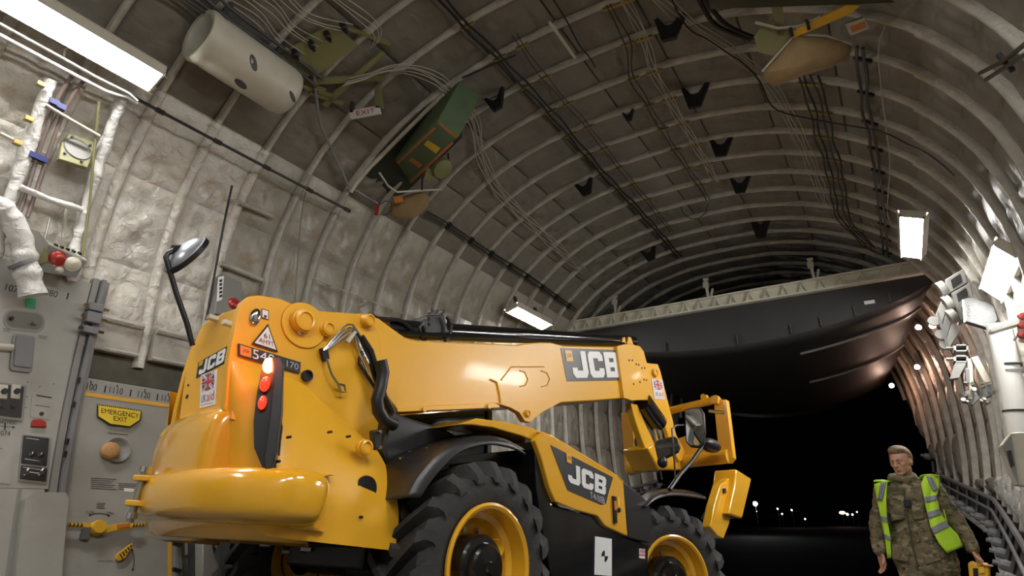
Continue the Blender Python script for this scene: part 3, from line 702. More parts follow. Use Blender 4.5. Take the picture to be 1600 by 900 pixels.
es = plate('exit_placard', pl, [(152,631),(222,641),(220,657),(204,668),(172,664),(152,651)], .008, BLACK_INK, door)
plate('yellow_face', pl, [(154,633.5),(220,643),(218,656),(203,666),(173,662),(154,650)], .002, TAPE, es, off=.003)
for i in range(22):
    f_ = i/21; x = 153+68*f_; y = 632.2+9.6*f_
    plate('hazard_mark', pl, [(x,y-.6),(x+1.2,y-.4),(x+.6,y+1.6),(x-.6,y+1.4)], .001, TAPE, es, off=.004)
q = pl.quad([(158,636),(217,644.5),(217,664),(158,655)], .004)
text_on('lettering', 'EMERGENCY', q, BLACK_INK, es, box=(0,.52,1,.92)); text_on('lettering', 'EXIT', q, BLACK_INK, es, box=(.32,.05,.68,.42))
c_ = WP(*lw(182,704,.12), .12); nw = unit(WP(2.9, 1.2, 1)-WP(2.9, 1.2, 0))
MB().lathe([(.0,.004),(.075,.004),(.085,.02),(.11,.026),(.118,.01),(.118,-.01)], c_, nw, 36).build('window_ring', PANELD, door, True, smooth=60)
c2 = WP(*lw(173,704,.16), .15); MB().lathe([(0,.03),(.05,.028),(.07,.02),(.078,0),(.078,-.02)], c2, nw, 30).build('amber_plug', CORK, door, True, smooth=60)
def instr(px0, py0, w, n, h=3.2, m=GREY_INK, parent=None, plane=None, sl=.14):
    mm = MB()
    for i in range(n):
        ww = w*(1-.25*((i*37) % 5)/5); y = py0+i*h; mm.add([plane.at(px0, y, off=.0), plane.at(px0+ww, y+ww*sl, off=.0), plane.at(px0+ww, y+ww*sl+1.0, off=.0), plane.at(px0, y+1.0, off=.0)], [(0,1,2,3)])
    return mm.build('instruction_text', m, parent, True, smooth=0)
class WS:
    """the curved inner face of the left wall, lifted by a little"""
    def __init__(s, inset): s.i = inset; s.n = nw
    def at(s, px, py, off=0.0): return hp(*H(px, py, s.i), s.i)+nw*off
    def poly(s, pts, off=0.0): return [s.at(*p, off=off) for p in pts]
    quad = Plane.quad
pd = WS(.1225)
instr(141, 747, 40, 6, 3.2, GREY_INK, door, pd, .05); instr(184, 755, 38, 4, 3.0, GREY_INK, door, pd, .05); instr(150, 786, 14, 4, 2.6, GREY_INK, door, pd, .05); instr(168, 676, 32, 1, 3, GREY_INK, door, pd, .1)
plate('white_label', pd, [(193,763),(222,765),(222,770),(193,768)], .003, WHITE, door)
for tx, q_ in (('CLOSE', [(133,799),(146,799),(146,803),(133,803)]), ('OPEN', [(165,800),(176,801),(176,805),(165,804)]), ('LOCK', [(210,853),(219,854),(219,858),(210,857)]), ('LOCKING HANDLE', [(150,876),(175,877),(175,880),(150,879)])):
    text_on('lettering', tx, pd.quad(q_), BLACK_INK, door, lift=0)
def arrow(path, parent, plane, w=1.2):
    m = MB(); P = [plane.at(*p) for p in path]
    for a_, b_ in zip(path[:-1], path[1:]):
        dx, dy = b_[0]-a_[0], b_[1]-a_[1]; L_ = math.hypot(dx, dy); nx, ny = -dy/L_*w/2, dx/L_*w/2
        m.add([plane.at(a_[0]+nx,a_[1]+ny), plane.at(a_[0]-nx,a_[1]-ny), plane.at(b_[0]-nx,b_[1]-ny), plane.at(b_[0]+nx,b_[1]+ny)], [(0,1,2,3)])
    for e, f_ in ((path[-1], path[-2]), (path[0], path[1])):
        dx, dy = e[0]-f_[0], e[1]-f_[1]; L_ = math.hypot(dx, dy); dx /= L_; dy /= L_
        m.add([plane.at(e[0]+dx*1.5,e[1]+dy*1.5), plane.at(e[0]-dx*3-dy*2.2,e[1]-dy*3+dx*2.2), plane.at(e[0]-dx*3+dy*2.2,e[1]-dy*3-dx*2.2)], [(0,1,2)])
    m.build('printed_arrow', BLACK_INK, parent, True, smooth=0)
arrow([(138,806),(145,803.5),(154,802.6),(163,804),(170,807)], door, pd)
arrow([(204,859),(207,870),(207.5,882),(205,893)], door, pd)
ph = Plane(WP(*lw(180,840,.17), .1725), nw)
hd = plate('main_handle', ph, [(129,816),(150,820),(165,822),(190,817),(206,816),(207,826),(185,829),(160,834),(145,829),(129,825)], .03, YWIRE, door, bevel=.004)
for a_, b_ in (((106,820),(130,820.5)), ((206,820.5),(225,820.5))):
    MB().cyl(ph.at(*a_), ph.at(*b_), .016, n=10).build('grip_bar', YWIRE, hd, True)
    for k in range(4):
        f0, f1 = (k+.2)/4, (k+.55)/4; A_ = ph.at(*a_); B_ = ph.at(*b_); MB().cyl(A_+(B_-A_)*f0, A_+(B_-A_)*f1, .0168, n=10).build('hazard_band', BLACK_INK, hd, True)
plate('orange_catch', ph, [(184,819),(203,817),(203,823),(184,826)], .02, ORANGE, hd, off=.01)
MB().lathe([(0,.03),(.05,.03),(.06,0),(.06,-.05)], ph.at(154,824), nw, 20).build('pivot_boss', YWIRE, hd, True)
MB().box(ph.at(135,832)-nw*.02, (.05,.05,.09)).build('catch_block', BUMPGREY, hd, True)
hd = plate('locking_handle', ph, [(182,873),(184,865),(204,850),(208,848),(206,855),(196,872),(186,877)], .03, YWIRE, door, bevel=.004)
for k in range(5):
    plate('hazard_band', ph, [(187+4*k,866-3.4*k),(188.5+4*k,865-3.4*k),(193+3.2*k,873-4.8*k),(191.5+3.2*k,874-4.8*k)], .002, BLACK_INK, hd, off=.003)
# sill and lintel above the door
zl = lw(180,560)[1]
wpatch('lintel', [(z, yL-.12, 4.2) for z in np.linspace(zl+.03, ztop+.03, 4)], .035, .0, SKINM, door)
pk = empty('sill_pocket', WP(2.9, zl+.2, .1), 'pale foil-wrapped ledge directly above the emergency door', 'ledge')
for a_, b_ in ((yL-.02, 2.84), (2.97, 3.46)):
    wpatch('pocket', [(z, a_, b_) for z in np.linspace(zl+.30, zl+.02, 5)], .12, .02, BLANK, pk)
    MB().tube([WP(y, zl+.32, .13) for y in np.linspace(a_, b_, 6)], .035, 8).build('rolled_edge', RIBM, pk, True)
    MB().tube([WP(y, zl+.03, .13) for y in np.linspace(a_, b_, 6)], .022, 8).build('rolled_edge', RIBM, pk, True)
# ------------------------------------------------------------------ left control panel and fittings
yP = lw(102,560)[0]; zPt = lw(60,428)[1]; zPb = lw(60,772)[1]
cp = empty('control_panel', WP(1.6, 1.2, .1), 'grey wall control panel left of the emergency door with switches and gauges', 'panel')
wpatch('panel_face', [(z, -.1, yP) for z in np.linspace(zPt, zPb, 14)], .15, .02, PANEL, cp)
def wpl(px, py, inset): return Plane(WP(*lw(px, py, inset), inset), nw)
def rrect(x0, y0, x1, y1, r, sk=.12, k=4):
    P = []
    for cx, cy, a in ((x1-r,y0+r,-90),(x1-r,y1-r,0),(x0+r,y1-r,90),(x0+r,y0+r,180)):
        for i in range(k+1):
            t_ = math.radians(a+90*i/k); x = cx+r*math.cos(t_); y = cy+r*math.sin(t_); P.append((x-(y-(y0+y1)/2)*.10, y+(x-x0)*sk))
    return P
pp = WS(.152)
def item(name, pts, m, off=.0, th=.02, parent=cp, bevel=0, plane=None): return plate(name, plane or pp, pts, th, m, parent, off=off, bevel=bevel)
o = item('handle_recess', rrect(5,482,70,514,15), PANELD, .004); item('recess_well', rrect(9,485,66,510,12), mat('recess_grey', (.14,.13,.11), .5), .006, .004, o)
MB().cyl(pp.at(16,499)+nw*.01, pp.at(16,499)+nw*.03, .016, n=12).build('latch_knob', BLACKM, o, True); MB().cyl(pp.at(51,507)+nw*.01, pp.at(51,507)+nw*.05, .018, n=12).build('latch_knob', STEEL, o, True)
item('green_tape', [(40,465),(56,467),(55,483),(39,481)], GREENT, .004, .003)
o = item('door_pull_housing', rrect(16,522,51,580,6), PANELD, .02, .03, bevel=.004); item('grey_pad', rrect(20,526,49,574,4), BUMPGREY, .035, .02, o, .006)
MB().tube([pp.at(-20,543)+nw*.02, pp.at(18,545)+nw*.02], .03, 10).build('pipe_stub', CREAM, cp, True)
o = item('switch_frame', rrect(-20,596,38,652,3), PANELD, .008, .02); item('switch_face', rrect(-18,599,34,648,2), BLACK_INK, .011, .006, o)
for x0, c_ in ((-5, CREAM), (15, CREAM)):
    i_ = item('breaker_block', rrect(x0,602,x0+14,624,1), c_, .03, .03, o, .003); MB().cyl(pp.at(x0+8,614)+nw*.03, pp.at(x0+8,614)+nw*.05, .022, n=14).build('breaker_button', BLACKM, i_, True)
for x0 in (2, 18):
    MB().cyl(pp.at(x0,636)+nw*.012, pp.at(x0,636)+nw*.04, .018, n=12).build('toggle', CHROME, o, True)
item('access_hatch', rrect(48,614,80,652,4), PANEL, .004, .01); item('placard_line', [(56,617),(80,621),(80,623),(56,619)], BLACK_INK, .006, .002); item('placard_line', [(54,633),(77,636),(77,637),(54,634)], GREY_INK, .006, .002)
MB().cyl(pp.at(64,647), pp.at(64,647)+nw*.01, .016, n=12).build('hatch_lock', BLACKM, cp, True)
item('red_light_cover', [(47,662),(50,656),(62,656),(70,660),(71,669),(47,668)], REDDULL, .02, .03, bevel=.006)
q = pp.quad([(-20,656),(26,658),(26,664),(-20,662)], .003); text_on('lettering', 'COMPARTMENT', q, BLACK_INK, cp)
item('printed_cross', [(6,661),(8.5,661),(8,672),(5.5,672)], BLACK_INK, .003, .002); arrow([(-10,665),(22,668)], cp, WS(.155), .9)
text_on('lettering', '074', pp.quad([(0,673),(15,674),(15,682),(0,681)], .003), BLACK_INK, cp)
o = item('gauge_frame', rrect(30,679,76,753,2), PANELD, .006, .015); g = item('gauge_panel', rrect(33,681,73,725,2), BLACK_INK, .014, .01, o, .002)
for (x, y, r) in ((47,711,.022),(61,712,.022)): 
    MB().lathe([(r,0),(r,.006),(r*.8,.008),(0,.008)], pp.at(x,y)+nw*.014, nw, 14).build('gauge_dial', BLACKM, g, True)
    MB().bar(pp.at(x,y)+nw*.024, pp.at(x+1.5,y-3)+nw*.024, .005, .002).build('gauge_needle', WHITE, g, True)
instr(38, 699, 28, 1, 3, SILVER, g, WS(.1665)); instr(38, 717, 24, 1, 3, SILVER, g, WS(.1665)); instr(40, 684, 20, 1, 3, SILVER, g, WS(.1665))
for (x, y) in ((36,684),(71,688),(35,720),(69,723)): MB().cyl(pp.at(x,y)+nw*.014, pp.at(x,y)+nw*.018, .007, n=8).build('screw', CHROME, g, True)
g = item('switch_panel', rrect(30,728,71,749,2), BLACK_INK, .014, .01, o, .002)
for x in (38, 61):
    MB().bar(pp.at(x-3,744)+nw*.018, pp.at(x+4,733)+nw*.018, .012, .004).build('white_pointer', WHITE, g, True); MB().cyl(pp.at(x,741)+nw*.015, pp.at(x,741)+nw*.035, .016, n=12).build('toggle', CHROME, g, True)
instr(41, 737, 18, 1, 3, WHITE, g, WS(.168)); instr(35, 730, 28, 1, 3, SILVER, g, WS(.168))
item('hinged_cover', rrect(-30,700,17,752,4), PANEL, .006, .01)
for x0, y0, w_, n_ in ((5,513,12,2),(60,524,14,2),(-5,700,8,1),(10,712,8,1)): instr(x0, y0, w_, n_, 3, GREY_INK, cp, WS(.155))
for (x, y) in ((43,597),(42,620),(40,637),(62,604),(47,545),(84,600)): MB().cyl(pp.at(x,y), pp.at(x,y)+nw*.004, .006, n=8).build('screw', BUMPGREY, cp, True)
for txt, px in (('1070', 9), ('1080', 66)):
    y = lw(px, 460)[0]; z = lw(px, 457 if px < 20 else 463)[1]; wtext(txt, y-.06, y+.06, z-.03, z+.03, .153, BLACK_INK, cp, 'station_number')
y = lw(93,468)[0]; z = lw(93,468)[1]; wstrip('station_mark', [(y,z+.03),(y,z-.03)], .012, .153, BLACK_INK, cp)
# lower cabinet
zc = lw(60,770)[1]
lc = empty('lower_cabinet', WP(1.3, .6, .1), 'grey lower wall cabinet with a raised rounded pad under the control panel', 'cabinet')
wpatch('cabinet_face', [(z, -.1, yP-.03) for z in np.linspace(zc-.02, .2, 8)], .17, .02, PANEL, lc)
a_, b_ = lw(14,800)[0], lw(84,800)[0]; za = lw(50,783)[1]
wpatch('raised_pad', [(za, a_+.05, b_-.04)]+[(z, a_, b_-.01) for z in np.linspace(za-.05, .2, 7)], .25, .17, PANEL, lc, bevel=.02)
MB().tube([WP(lw(9,800)[0], z, .175) for z in np.linspace(zc-.03, .2, 6)], .012, 6).build('panel_seam', PANELD, lc, True)
# door post
dp = empty('door_post', WP(yP+.05, 1.5, .1), 'grey metal post and hinge rail between control panel and emergency door', 'post')
for y, w_, i_, m in ((yP+.03, .05, .17, PANELD), (yP+.085, .035, .20, BUMPGREY), (yP+.13, .04, .15, PANELD)):
    MB().grid([[WP(y-w_/2, z, .05), WP(y-w_/2, z, i_), WP(y+w_/2, z, i_), WP(y+w_/2, z, .05)] for z in np.linspace(zPt+.05, .2, 14)]).build('post_channel', m, dp, True, smooth=0)
hpz = lw(108,500)[1]
for dz, s_ in ((0,.10),(.10,.07),(-.12,.06)):
    MB().box(WP(yP+.05, hpz+dz, .22), (.08, .12, s_)).build('hinge_block', BUMPGREY, dp, True, bevel=.006); MB().cyl(WP(yP-.05, hpz+dz, .23), WP(yP+.16, hpz+dz, .23), .016, n=10).build('hinge_pin', CHROME, dp, True)
for py in (600, 640, 700, 720): 
    z = lw(92,py)[1]; MB().box(WP(yP+.06, z, .205), (.02,.02,.05)).build('slot_catch', BLACKM, dp, True)
# equipment bay with foil-wrapped posts
eb = empty('equipment_bay', WP(1.9, 3.2, .2), 'foil-wrapped open bay frame above the control panel with a round grille', 'frame')
def wtube(pxs, inset, r, m, name, parent=eb, n=10, w=0):
    pts = [hp(*H(*p, inset), inset) for p in pxs]
    P = []
    for a_, b_ in zip(pts[:-1], pts[1:]):
        for k in range(6): P.append(a_+(b_-a_)*k/6)
    P.append(pts[-1]); rs = [r*(1+w*MN.noise(Vector(p)*14)) for p in P]
    return MB().tube(P, rs, n).build(name, m, parent, True, smooth=60)
wtube([(80,125),(45,225),(5,345),(-12,400)], .20, .055, BLANKW, 'wrapped_post', w=.5)
wtube([(190,155),(160,240),(138,310),(118,385),(112,440)], .20, .05, BLANKW, 'wrapped_post', w=.6)
wtube([(155,158),(150,210),(140,320),(128,400)], .26, .011, OLIVE, 'edge_bar')
wtube([(72,164),(112,188),(156,213)], .27, .016, CREAM, 'cross_bar'); wtube([(30,292),(75,311),(128,328)], .27, .03, BLANKW, 'cross_bar', w=.3)
wtube([(0,208),(28,222)], .24, .016, CREAM, 'cross_bar')
for off in (0, 16):
    wtube([(118+off,112+off*.7),(98+off,140+off*.5),(85+off,165+off*.4),(72+off,205),(58+off,245),(45+off*.9,290),(28+off*.9,340)], .24, .016, PIPEB, 'hydraulic_pipe')
for (x, y) in ((84,160),(95,167),(52,243),(66,249)): MB().box(hp(*H(x,y,.25),.25), (.05,.07,.05)).build('blue_clip', BLUE_INK, eb, True)
pl = wpl(50, 248, .24); plate('clip_bar', pl, [(40,242),(74,252),(72,258),(38,248)], .02, OLIVE, eb)
pl = wpl(118, 236, .24)
g = plate('grille_plate', pl, [(109,208),(152,223),(137,262),(92,248),(97,222)], .05, OLIVE, eb, bevel=.006)
c_ = pl.at(121,233); MB().lathe([(0,.004),(.10,.004),(.108,.012),(.115,0)], c_, pl.n, 28).build('round_grille', PANELD, g, True)
for (x, y) in ((112,215),(140,228),(101,240),(127,253)): MB().cyl(pl.at(x,y), pl.at(x,y)+pl.n*.02, .012, n=8).build('bolt', BLACKM, g, True)
for (x, y) in ((64,132),(45,186),(27,223)): MB().box(hp(*H(x,y,.28),.28), (.05,.06,.04)).build('brass_clip', BRASS, eb, True, bevel=.004)
wtube([(78,340),(70,372)], .2, .008, STEEL, 'thin_rod'); wtube([(104,325),(98,372)], .2, .012, CREAM, 'thin_rod')
# foil hose
hz = tag(wtube([(-25,312),(0,322),(20,345),(35,378),(40,410),(46,440),(52,462)], .34, .088, BLANKW, 'foil_hose', None, 16, w=.25), 'large white foil-wrapped hose curving down at the left edge', 'hose')
MB().tube([hp(*H(x,y,.345),.345) for x, y in ((33,409.5),(36,414.5))], .098, 16).build('hose_clamp', BUMPGREY, hz)
# lamp box
pl = Plane(hp(*H(95,395,.42),.42), (.80,-.45,-.40))
lb = empty('signal_light_box', pl.o, 'grey box with red and clear lamps hanging over the control panel', 'light')
F = [(76,380),(136,407),(119,434),(62,425)]; f3 = pl.poly(F); up = V((-.30,.0,.14))
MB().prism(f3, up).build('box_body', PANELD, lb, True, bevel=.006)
pt_ = plate('top_flap', Plane(f3[0], np.cross(f3[1]-f3[0], up)), [(76,380),(136,407),(124,393),(60,362)], .012, CREAM, lb)
plate('side_plate', pl, [(42,356),(62,362),(78,384),(60,412),(44,400)], .02, PANEL, lb, off=-.02)
for (x, y, r, m) in ((90,404,.062,REDDULL),(114,412,.06,LENS),(93,422,.03,LENS)):
    MB().lathe([(0,.03),(r*.7,.022),(r,.004),(r*1.08,.006),(r*1.1,-.01)], pl.at(x,y), pl.n, 24).build('lamp_lens', m, lb, True, smooth=60)
for i in range(5): MB().cyl(pl.at(88+9.3*i,388.5+3.2*i, .004)+V((-.01,0,.03)), pl.at(88+9.3*i,388.5+3.2*i)+V((-.05,0,.05)), .012, n=10).build('vent_hole', BLACKM, lb, True)
plate('olive_bracket', pl, [(58,408),(70,386),(75,398),(74,408),(60,413)], .02, OLIVE, lb, off=.03)
# exit box and red lamp behind the tower
pl = wpl(350, 460, .25)
eb2 = empty('exit_light_box', pl.o, 'grey box with a white lettered strip and a round red lamp behind the tower top', 'light')
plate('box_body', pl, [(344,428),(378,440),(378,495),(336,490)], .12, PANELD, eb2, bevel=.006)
plate('white_strip', pl, [(341,433),(350,431),(347,468),(339,471)], .004, WHITE, eb2, off=.006)
m_ = MB()
for i in range(5): m_.add([pl.at(343,437+6*i,.008), pl.at(347.5,436+6*i,.008), pl.at(347,440+6*i,.008), pl.at(342.5,441+6*i,.008)], [(0,1,2,3)])
m_.build('strip_lettering', BLACK_INK, eb2, True, smooth=0)
MB().lathe([(0,.04),(.05,.035),(.07,.015),(.075,0)], pl.at(366,475), pl.n, 22).build('red_lamp', REDDULL, eb2, True, smooth=60)
bs = tag(wtube([(363,290),(350,350),(335,430),(322,500)], .17, .012, BLACKM, 'black_edge_strip', None, 6), 'long thin black edge strip beside the last bright wall blanket', 'trim')
for a_, b_, lb_ in ((([(374,316),(425,338)]), .1, 'upper'), (([(345,412),(410,438)]), .1, 'lower')):
    tag(wtube(a_, .12, .03, RIBM, 'wall_shelf', None), '%s foil-wrapped cross rail in the bay right of the black edge strip' % lb_, 'rail', 'cross rails in the dark bay')
# things low behind the bumper
pl = wpl(330, 870, .3)
wb = empty('wall_box', pl.o, 'pale grey box with a coiled black cable below the bumper', 'box')
plate('box_body', pl, [(317,838),(400,850),(400,925),(317,915)], .2, PANEL, wb, bevel=.01)
MB().tube([pl.at(342+8*math.cos(k), 852+13*math.sin(k), .03+.012*math.sin(k*14)) for k in np.linspace(-.3, math.pi+.3, 90)], .014, 5).build('coiled_cable', BLACKM, wb, True)
tp = wpl(285, 860, .2)
fr = empty('seat_frame', tp.o, 'dark metal frame with clips standing right of the emergency door', 'frame')
for x in (276, 296, 310): plate('frame_post', tp, [(x,812),(x+6,813),(x+10,925),(x+4,925)], .04, BUMPGREY if x != 296 else DARKG, fr)
for y in (845, 886): plate('frame_clip', tp, [(272,y),(285,y+4),(283,y+9),(272,y+6)], .03, BLACKM, fr, off=.03)
# ------------------------------------------------------------------ telehandler (local: X forward, Y to its left, Z up)
ez = unit((0, .0984, .9951)); hh = V((math.sin(math.radians(7.69)), math.cos(math.radians(7.69)), 0)); ex = unit(hh-ez*(hh@ez)); ey = np.cross(ez, ex)
RM = np.column_stack((ex, ey, ez))
TR = .655
T = empty('telehandler', OM, 'large yellow telescopic handler with a raised boom, seen from its right rear', 'vehicle', R=RM)
def LW(X, Y, Z): return OM+ex*X+ey*Y+ez*Z
def loc(px, py, Y): 
    p = Plane(LW(0,Y,0), -ey).at(px, py)-OM; return V((p@ex, Y, p@ez))
def MP(Y): return Plane(LW(0,Y,0), -ey)
def mp(name, pts, Y, th, m, parent=None, **k): return plate(name, MP(Y), pts, th, m, parent or T, **k)
def lb(mb, name, m, parent=None, **k): return mb.build(name, m, parent or T, **k)

# wheels
def tyre_mesh():
    m = MB(); W = .20
    m.lathe([(.375,-W+.02),(.42,-W),(.50,-W-.015),(.555,-W),(.582,-W+.04),(.587,0),(.582,W-.04),(.555,W),(.50,W+.015),(.42,W),(.375,W-.02),(.36,0)], (0,0,0), (0,1,0), 56, close=False)
    n = 19
    for side in (-1, 1):
        for i in range(n):
            t0 = 2*math.pi*(i+(.5 if side > 0 else 0))/n; P = []
            for j in range(8):
                f = j/7
                if f < .72: y = side*(-.015+(W+.01)*f/.72); rr0, rr1 = .58, TR
                else: y = side*(W-.005+.02*(f-.72)/.28*2); k = (f-.72)/.28; rr0 = .59-.05*k; rr1 = TR-.02-.085*k
                th = t0+.42*min(f, .85)
                wdt = .055+.035*f
                row = []
                for (dt, r_) in ((-wdt/TR*.62, rr0-.02), (-wdt/TR*.42, rr1), (wdt/TR*.42, rr1), (wdt/TR*.62, rr0-.02)):
                    row.append((r_*math.sin(th+dt), y, r_*math.cos(th+dt)))
                P.append(row)
            m.grid(P); o = len(m.v)-32; m.f.append((o, o+1, o+2, o+3)); m.f.append((o+28, o+29, o+30, o+31))
    return m
def wheel(X, Y, steer, near):
    ty = lb(tyre_mesh(), 'tyre', RUBBER, smooth=30) if wheel.proto is None else wheel.proto.copy()
    if wheel.proto is None: wheel.proto = ty
    else: COL.objects.link(ty); ty.parent = T
    s = -1 if near else 1
    ty.location = (X, Y, TR); ty.rotation_euler = (0, .1*X, steer)
    r = MB().lathe([(.385,.195),(.392,.20),(.392,.215),(.375,.222),(.355,.21),(.345,.17),(.335,.11),(.30,.085),(.29,.04),(.27,.02),(.24,.0),(.15,.0),(.13,.02),(.13,-.02),(.30,-.03),(.34,-.12),(.36,-.19),(.39,-.20)], (0,0,0), (0,s,0), 56).build('wheel_rim', YELG, ty, smooth=35)
    r.location = (0,0,0)
    h = MB().lathe([(.205,-.05),(.205,.07),(.20,.135),(.185,.15),(.15,.155),(.145,.185),(.13,.20),(.04,.205),(.035,.22),(0,.22)], (0,0,0), (0,s,0), 36).build('wheel_hub', BLACKG, ty, smooth=30)
    b = MB()
    for i in range(10): a = 2*math.pi*i/10; b.cyl((.235*math.cos(a), s*-.0, .235*math.sin(a)), (.235*math.cos(a), s*.03, .235*math.sin(a)), .016, n=6)
    b.build('wheel_nuts', STEEL, ty)
    g = MB().lathe([(.0,.012),(.03,.012),(.045,.03),(.055,.045),(.06,.04),(.06,.0)], (.19,s*.06,.12), (.3*-1,s*.9,.1), 16).build('valve_guard', YELG, ty, smooth=40)
    return ty
wheel.proto = None
wheel(0, -.955, 0, True); wheel(2.75, -.955, math.radians(-24), True); wheel(0, .955, 0, False); wheel(2.75, .955, math.radians(-24), False)

# side body: bulged panel with a rounded rear corner
def zt_(X): return float(np.interp(X, [-1.7,-1.30,-1.18,-.95,-.66,-.5], [1.64,1.64,1.62,1.50,1.38,1.30]))
def xf_(t): return -.62
def side_pt(X, t, off=0):
    zt = zt_(X); zb = float(np.interp(X, [-1.66,-1.5,-.62,-.50], [.80,.74,.72,.78])); Z = zt+(zb-zt)*t
    bul = .34*(1-(1-min(1, t*1.25))**1.8)
    k = 1.0 if X > -1.42 else math.sqrt(max(0, 1-((-1.42-X)/.26)**2))
    return (X+.17*t*max(0, min(1, (-1.36-X)/.3)), -.60-bul*k-off, Z)
XS = [-1.68+.26*(1-math.cos(a)) for a in np.linspace(0, math.pi/2, 9)]+list(np.linspace(-1.35,-.62, 12))+[-.60]
P = [[side_pt(X, t) for t in np.linspace(0, 1, 22)] for X in XS]
P.append([(p[0]+.02, -.55, p[2]) for p in P[-1]])
body = lb(MB().grid(P), 'side_body', YEL, smooth=60)
# far side body, mirrored
P = [[(p[0]+.12, -p[1]-.12, p[2]) for p in row] for row in P]
lb(MB().grid(P), 'side_body', YEL, smooth=60)
lb(MB().box((-.80, 0, .80), (.9, 1.2, .14)), 'belly_plate', BLACKM)
# lower valance under the bumper
pth = [(-1.15,-.86),(-1.25,-.93),(-1.38,-.90),(-1.55,-.6),(-1.58,-.1),(-1.50,.4),(-1.25,.85),(-.9,.95)]
P = [[(p[0], p[1], .95), (p[0], p[1], .80), (p[0]+.02, p[1]*.97, .735), (p[0]+.10, p[1]*.85, .715)] for p in sm(pth)]
lb(MB().grid(P), 'lower_valance', YELG, smooth=60, solid=.02)
# counterweight bumper
pth = sm([(-1.19,-.85),(-1.20,-.98),(-1.29,-1.07),(-1.45,-1.06),(-1.60,-.84),(-1.68,-.5),(-1.69,-.1),(-1.63,.25),(-1.48,.62),(-1.24,.93),(-1.0,1.02),(-.85,.95)])
P = []
prof = [(-.20,.17),(-.02,.155),(.025,.135),(.045,.08),(.045,0),(.035,-.08),(.015,-.12),(-.06,-.15),(-.22,-.16)]
for i, p in enumerate(pth):
    a = pth[max(i-1,0)]; b = pth[min(i+1,len(pth)-1)]; t = unit(b-a); n = V((-t[1], t[0])); n = n if n@V((p[0]+.85, p[1])) > 0 else -n
    hs = 1.0 if p[1] < -.5 else max(.85, 1-.1*(p[1]+.5))
    if i < 9 or i > len(pth)-6: prf = [(max(d, -.03-.012*i) if i < 9 else d, h) for d, h in prof]
    else: prf = prof
    P.append([(p[0]+n[0]*d, p[1]+n[1]*d, .925+h*hs*.88) for d, h in prf])
bp = lb(MB().grid(P), 'counterweight', YELG, smooth=70)
m = bp.modifiers.new('sub', 'SUBSURF'); m.levels = 1; m.render_levels = 1
for px, py, r in ((248+25, 753, .022), (291, 754, .034)):
    X = {753:-1.665, 754:-1.66, 722:-1.60, 732:-1.60}[py]
    p = Plane(LW(-1.70, 0, 0), -ex).at(px, py)-OM
    c = V((p@ex, p@ey, p@ez)); lb(MB().cyl(c+V((-.012,0,0)) if py > 740 else c+V((.02,0,0)), c+V((.05,0,0)), r, n=20), 'round_recess', mat('orange_recess', (.30,.10,.01), .5))
# upper part of the counterweight over the rear panel
P = []
for i, (x, y) in enumerate(sm([(-1.50,-.66),(-1.66,-.60),(-1.70,-.45),(-1.69,-.1),(-1.64,.2),(-1.57,.40),(-1.42,.46)], 4)):
    k = min(1, i/4, (24-i)/4); zt2 = 1.40-.03*(y+.6)*0-.10*(1-k)**2; dx = .0
    P.append([(x+.16, y*.97, zt2), (x+.10, y, zt2+.005), (x+.04, y, zt2-.015), (x+.01, y, zt2-.06), (x, y, zt2-.14), (x+.005, y, 1.10), (x+.02, y, 1.0)])
uc = lb(MB().grid(P), 'counterweight_top', YELG, smooth=70); m = uc.modifiers.new('sub', 'SUBSURF'); m.levels = 1; m.render_levels = 1
# tow hitch
hc = V((-1.72, .0, 0))
for z in (1.0, .865):
    lb(MB().prism([(-1.60,-.10,z),(-1.60,.10,z),(-1.74,.07,z),(-1.79,.0,z),(-1.74,-.07,z)], (0,0,.03)), 'hitch_plate', YEL, bevel=.005)
hp_ = lb(MB().cyl((-1.735,0,.78),(-1.735,0,1.06),.02), 'hitch_pin', STEEL); lb(MB().cyl((-1.735,0,1.05),(-1.735,0,1.08),.035), 'pin_head', CHROME, hp_); lb(MB().cyl((-1.735,0,.80),(-1.735,0,.83),.03), 'pin_clip', CHROME, hp_)
# tower plates and rear panel
RP = [(372,487),(378,472),(390,463),(405,461),(440,467),(470,481),(500,486),(545,489),(575,492),(592,520),(602,600),(606,692),(560,700),(440,700),(380,665),(350,640),(357,560)]
mp('tower_plate', RP, -.60, .05, YEL, bevel=.006)
LP = [(352,488),(330,500),(303,542),(290,580),(275,640),(264,700),(260,738),(300,742),(400,742),(420,600),(400,480)]
mp('tower_plate', LP, .40, .05, YEL, bevel=.006)
A_, B_ = LW(-1.615,-.58,0), LW(-1.53,.42,0); rpn = Plane(A_, -np.cross(B_-A_, ez))
plate('rear_panel', rpn, [(384,476),(352,488),(316,508),(293,560),(280,655),(362,655),(366,600),(370,560)], .03, YEL, T, bevel=.004)
mp_top = lb(MB().prism([(-1.60,-.56,2.02),(-1.42,.40,2.0),(-.9,.40,2.02),(-.9,-.56,2.10)], (0,0,-.03)), 'top_cover', YEL)
q = [(310,566),(356,540),(351,567),(306,591)]
o = plate('rear_logo_decal', rpn, q, .002, BLACK_INK, T, off=.004); logo(rpn.quad(q, .005), o, box=(.10,.08,.97,.90), sq=(.06,.66,.2,.95))
aid_sticker(rpn, [(314,586),(339,577),(336,632),(312,638)], T)
q = [(284,712),(289,711),(288,730),(283,731)]; o = plate('data_sticker', rpn, q, .002, WHITE, T, off=.004); instr(284.5, 715, 3.4, 4, 3.4, BLUE_INK, o, Plane(rpn.o+rpn.n*.006, rpn.n), 0)
for px, py in ((295,602),(293,620)): c = rpn.at(px,py); MB().cyl(c, c+rpn.n*.008, .014 if py > 610 else .007, n=12).build('bolt', BLACKM, T, True)
